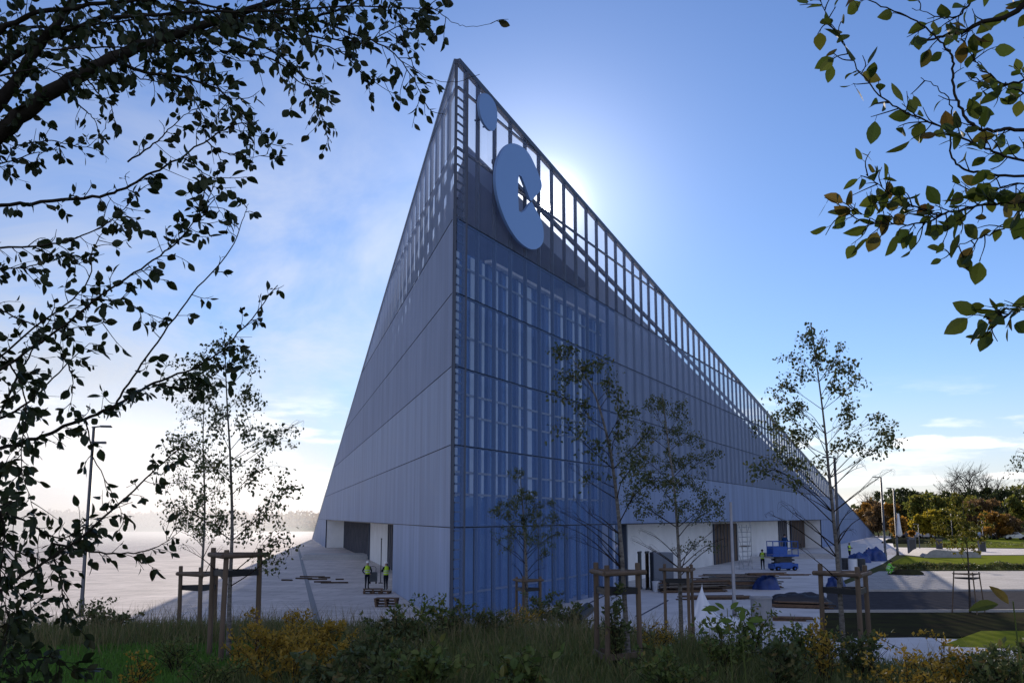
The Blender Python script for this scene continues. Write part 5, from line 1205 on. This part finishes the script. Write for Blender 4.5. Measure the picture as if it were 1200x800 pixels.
WT = [(1016, 628, 588, 26, 'orange'), (1030, 629, 592, 26, 'brown'), (1022, 627, 585, 34, 'brown'), (1042, 628, 590, 26, 'orange'), (1050, 627, 578, 30, 'olive'), (1062, 628, 570, 34, 'dark'), (1072, 627.5, 574, 30, 'dark'), (1080, 630, 580, 34, 'olive'), (1088, 628, 576, 30, 'olive'),
      (1100, 629, 580, 36, 'olive'), (1112, 627, 574, 36, 'dark'), (1096, 632, 598, 30, 'yellow'), (1082, 632, 604, 24, 'yellow'), (1110, 632, 596, 30, 'olive'), (1125, 629, 578, 40, 'olive'), (1140, 627, 573, 40, 'dark'), (1150, 630, 584, 34, 'brown'), (1160, 627, 570, 40, 'dark'),
      (1168, 632, 600, 28, 'orange'), (1180, 628, 572, 42, 'dark'), (1190, 630, 580, 36, 'olive'), (1205, 627, 568, 44, 'olive'), (1222, 629, 574, 44, 'dark'), (1245, 628, 570, 44, 'olive'), (1185, 632, 604, 24, 'brown'), (1120, 632, 606, 24, 'yellow'), (1056, 632, 606, 20, 'orange'), (1270, 629, 575, 44, 'dark')]
KN = {'orange': 'orange autumn tree', 'brown': 'brown half bare tree', 'olive': 'olive green tree', 'dark': 'dark green tree', 'yellow': 'low yellow tree'}
for i, (x, yb, yt, w, k) in enumerate(WT):
    place = ('at the far end of the facade slope' if x < 1046 else 'behind the far lamp posts' if x < 1075 else 'behind the ramp' if x < 1112 else 'behind the roadside tree' if x < 1152 else 'near the right edge' if x < 1200 else 'just beyond the right edge')
    wood_tree(x, yb, yt, w, k, '%s %s, %s' % (KN[k], place, 'front row' if yb > 629.5 else 'set back' if yt < 576 else 'middle row'), 300 + i)
for i, (x, yt, w) in enumerate(((1118, 556, 34), (1140, 549, 40), (1162, 556, 34), (1024, 578, 26))): wood_tree(x, 626.5, yt, w, 'bare', ('left one of three bare trees above the woods', 'tallest middle bare tree above the woods', 'right one of three bare trees above the woods', 'bare tree at the foot of the facade slope')[i], 400 + i)
# far wooded rises
def rise(name, x0, x1, y0, y1, h, label, lm, n, seed, card):
    rng = random.Random(seed); b = MB()
    for k in range(n):
        x = rng.uniform(x0, x1); y = rng.uniform(y0, y1); hh = h * (.6 + .5 * noise.noise(V((x * .02, y * .02, seed)))+.25*noise.noise(V((x*.12,y*.12,seed)))); z = hh * rng.random() ** .5
        chip(b, V((x, y, z)), rvec(rng), rvec(rng), card * rng.uniform(.6, 1.4), card * .8)
    tag(b.build(name, lm), label, 'woods', kind='stuff')
rise('far_woods', -520, -70, 420, 520, 8.5, 'brown wooded rise on the horizon left of the building', FOL['brown'], 30000, 3, 1.6)
rise('far_woods', 130, 420, 330, 400, 14, 'dark far woods closing the horizon on the right', FOL['dark'], 12000, 4, 2.2)

# drifting site dust over the sunlit left half of the plaza
def dust():
    b = MB(); n, k = 40, 14; rx, ry, rz = 88, 135, 40
    for i in range(k + 1):
        t = i / k * pi / 2
        for j in range(n):
            a = 2 * pi * j / n; f = 1 + .22 * noise.noise(V((cos(a) * 1.5, sin(a) * 1.5, t * 1.5)))
            b.v.append((cos(a) * rx * cos(t) * f, sin(a) * ry * cos(t) * f, rz * sin(t) * f))
    for i in range(k):
        for j in range(n): b.f.append((i * n + j, i * n + (j + 1) % n, (i + 1) * n + (j + 1) % n, (i + 1) * n + j)); b.m.append(0)
    b.f.append(tuple(range(n - 1, -1, -1))); b.m.append(0)
    m = bpy.data.materials.new('dust'); m.use_nodes = True; nt = m.node_tree; nt.nodes.remove(nt.nodes['Principled BSDF'])
    N = nt.nodes.new; L = nt.links.new
    v = N('ShaderNodeVolumePrincipled'); v.inputs['Color'].default_value = (.93, .96, 1.0, 1); v.inputs['Anisotropy'].default_value = .45
    tc = N('ShaderNodeTexCoord'); mp = N('ShaderNodeMapping'); mp.inputs['Scale'].default_value = (1 / rx, 1 / ry, 1 / rz); L(tc.outputs['Object'], mp.inputs[0])
    ln = N('ShaderNodeVectorMath'); ln.operation = 'LENGTH'; L(mp.outputs[0], ln.inputs[0])
    mr = N('ShaderNodeMapRange'); mr.interpolation_type = 'SMOOTHSTEP'; L(ln.outputs['Value'], mr.inputs[0]); mr.inputs[1].default_value = .3; mr.inputs[2].default_value = .85; mr.inputs[3].default_value = DUST; mr.inputs[4].default_value = 0
    L(mr.outputs[0], v.inputs['Density'])
    L(v.outputs[0], nt.nodes['Material Output'].inputs['Volume'])
    o = b.build('dust_cloud', m); o.location = (-92, 190, .05); tag(o, 'pale sunlit dust drifting over the left half of the plaza', 'dust', kind='stuff')
DUST = 0.0105
dust()
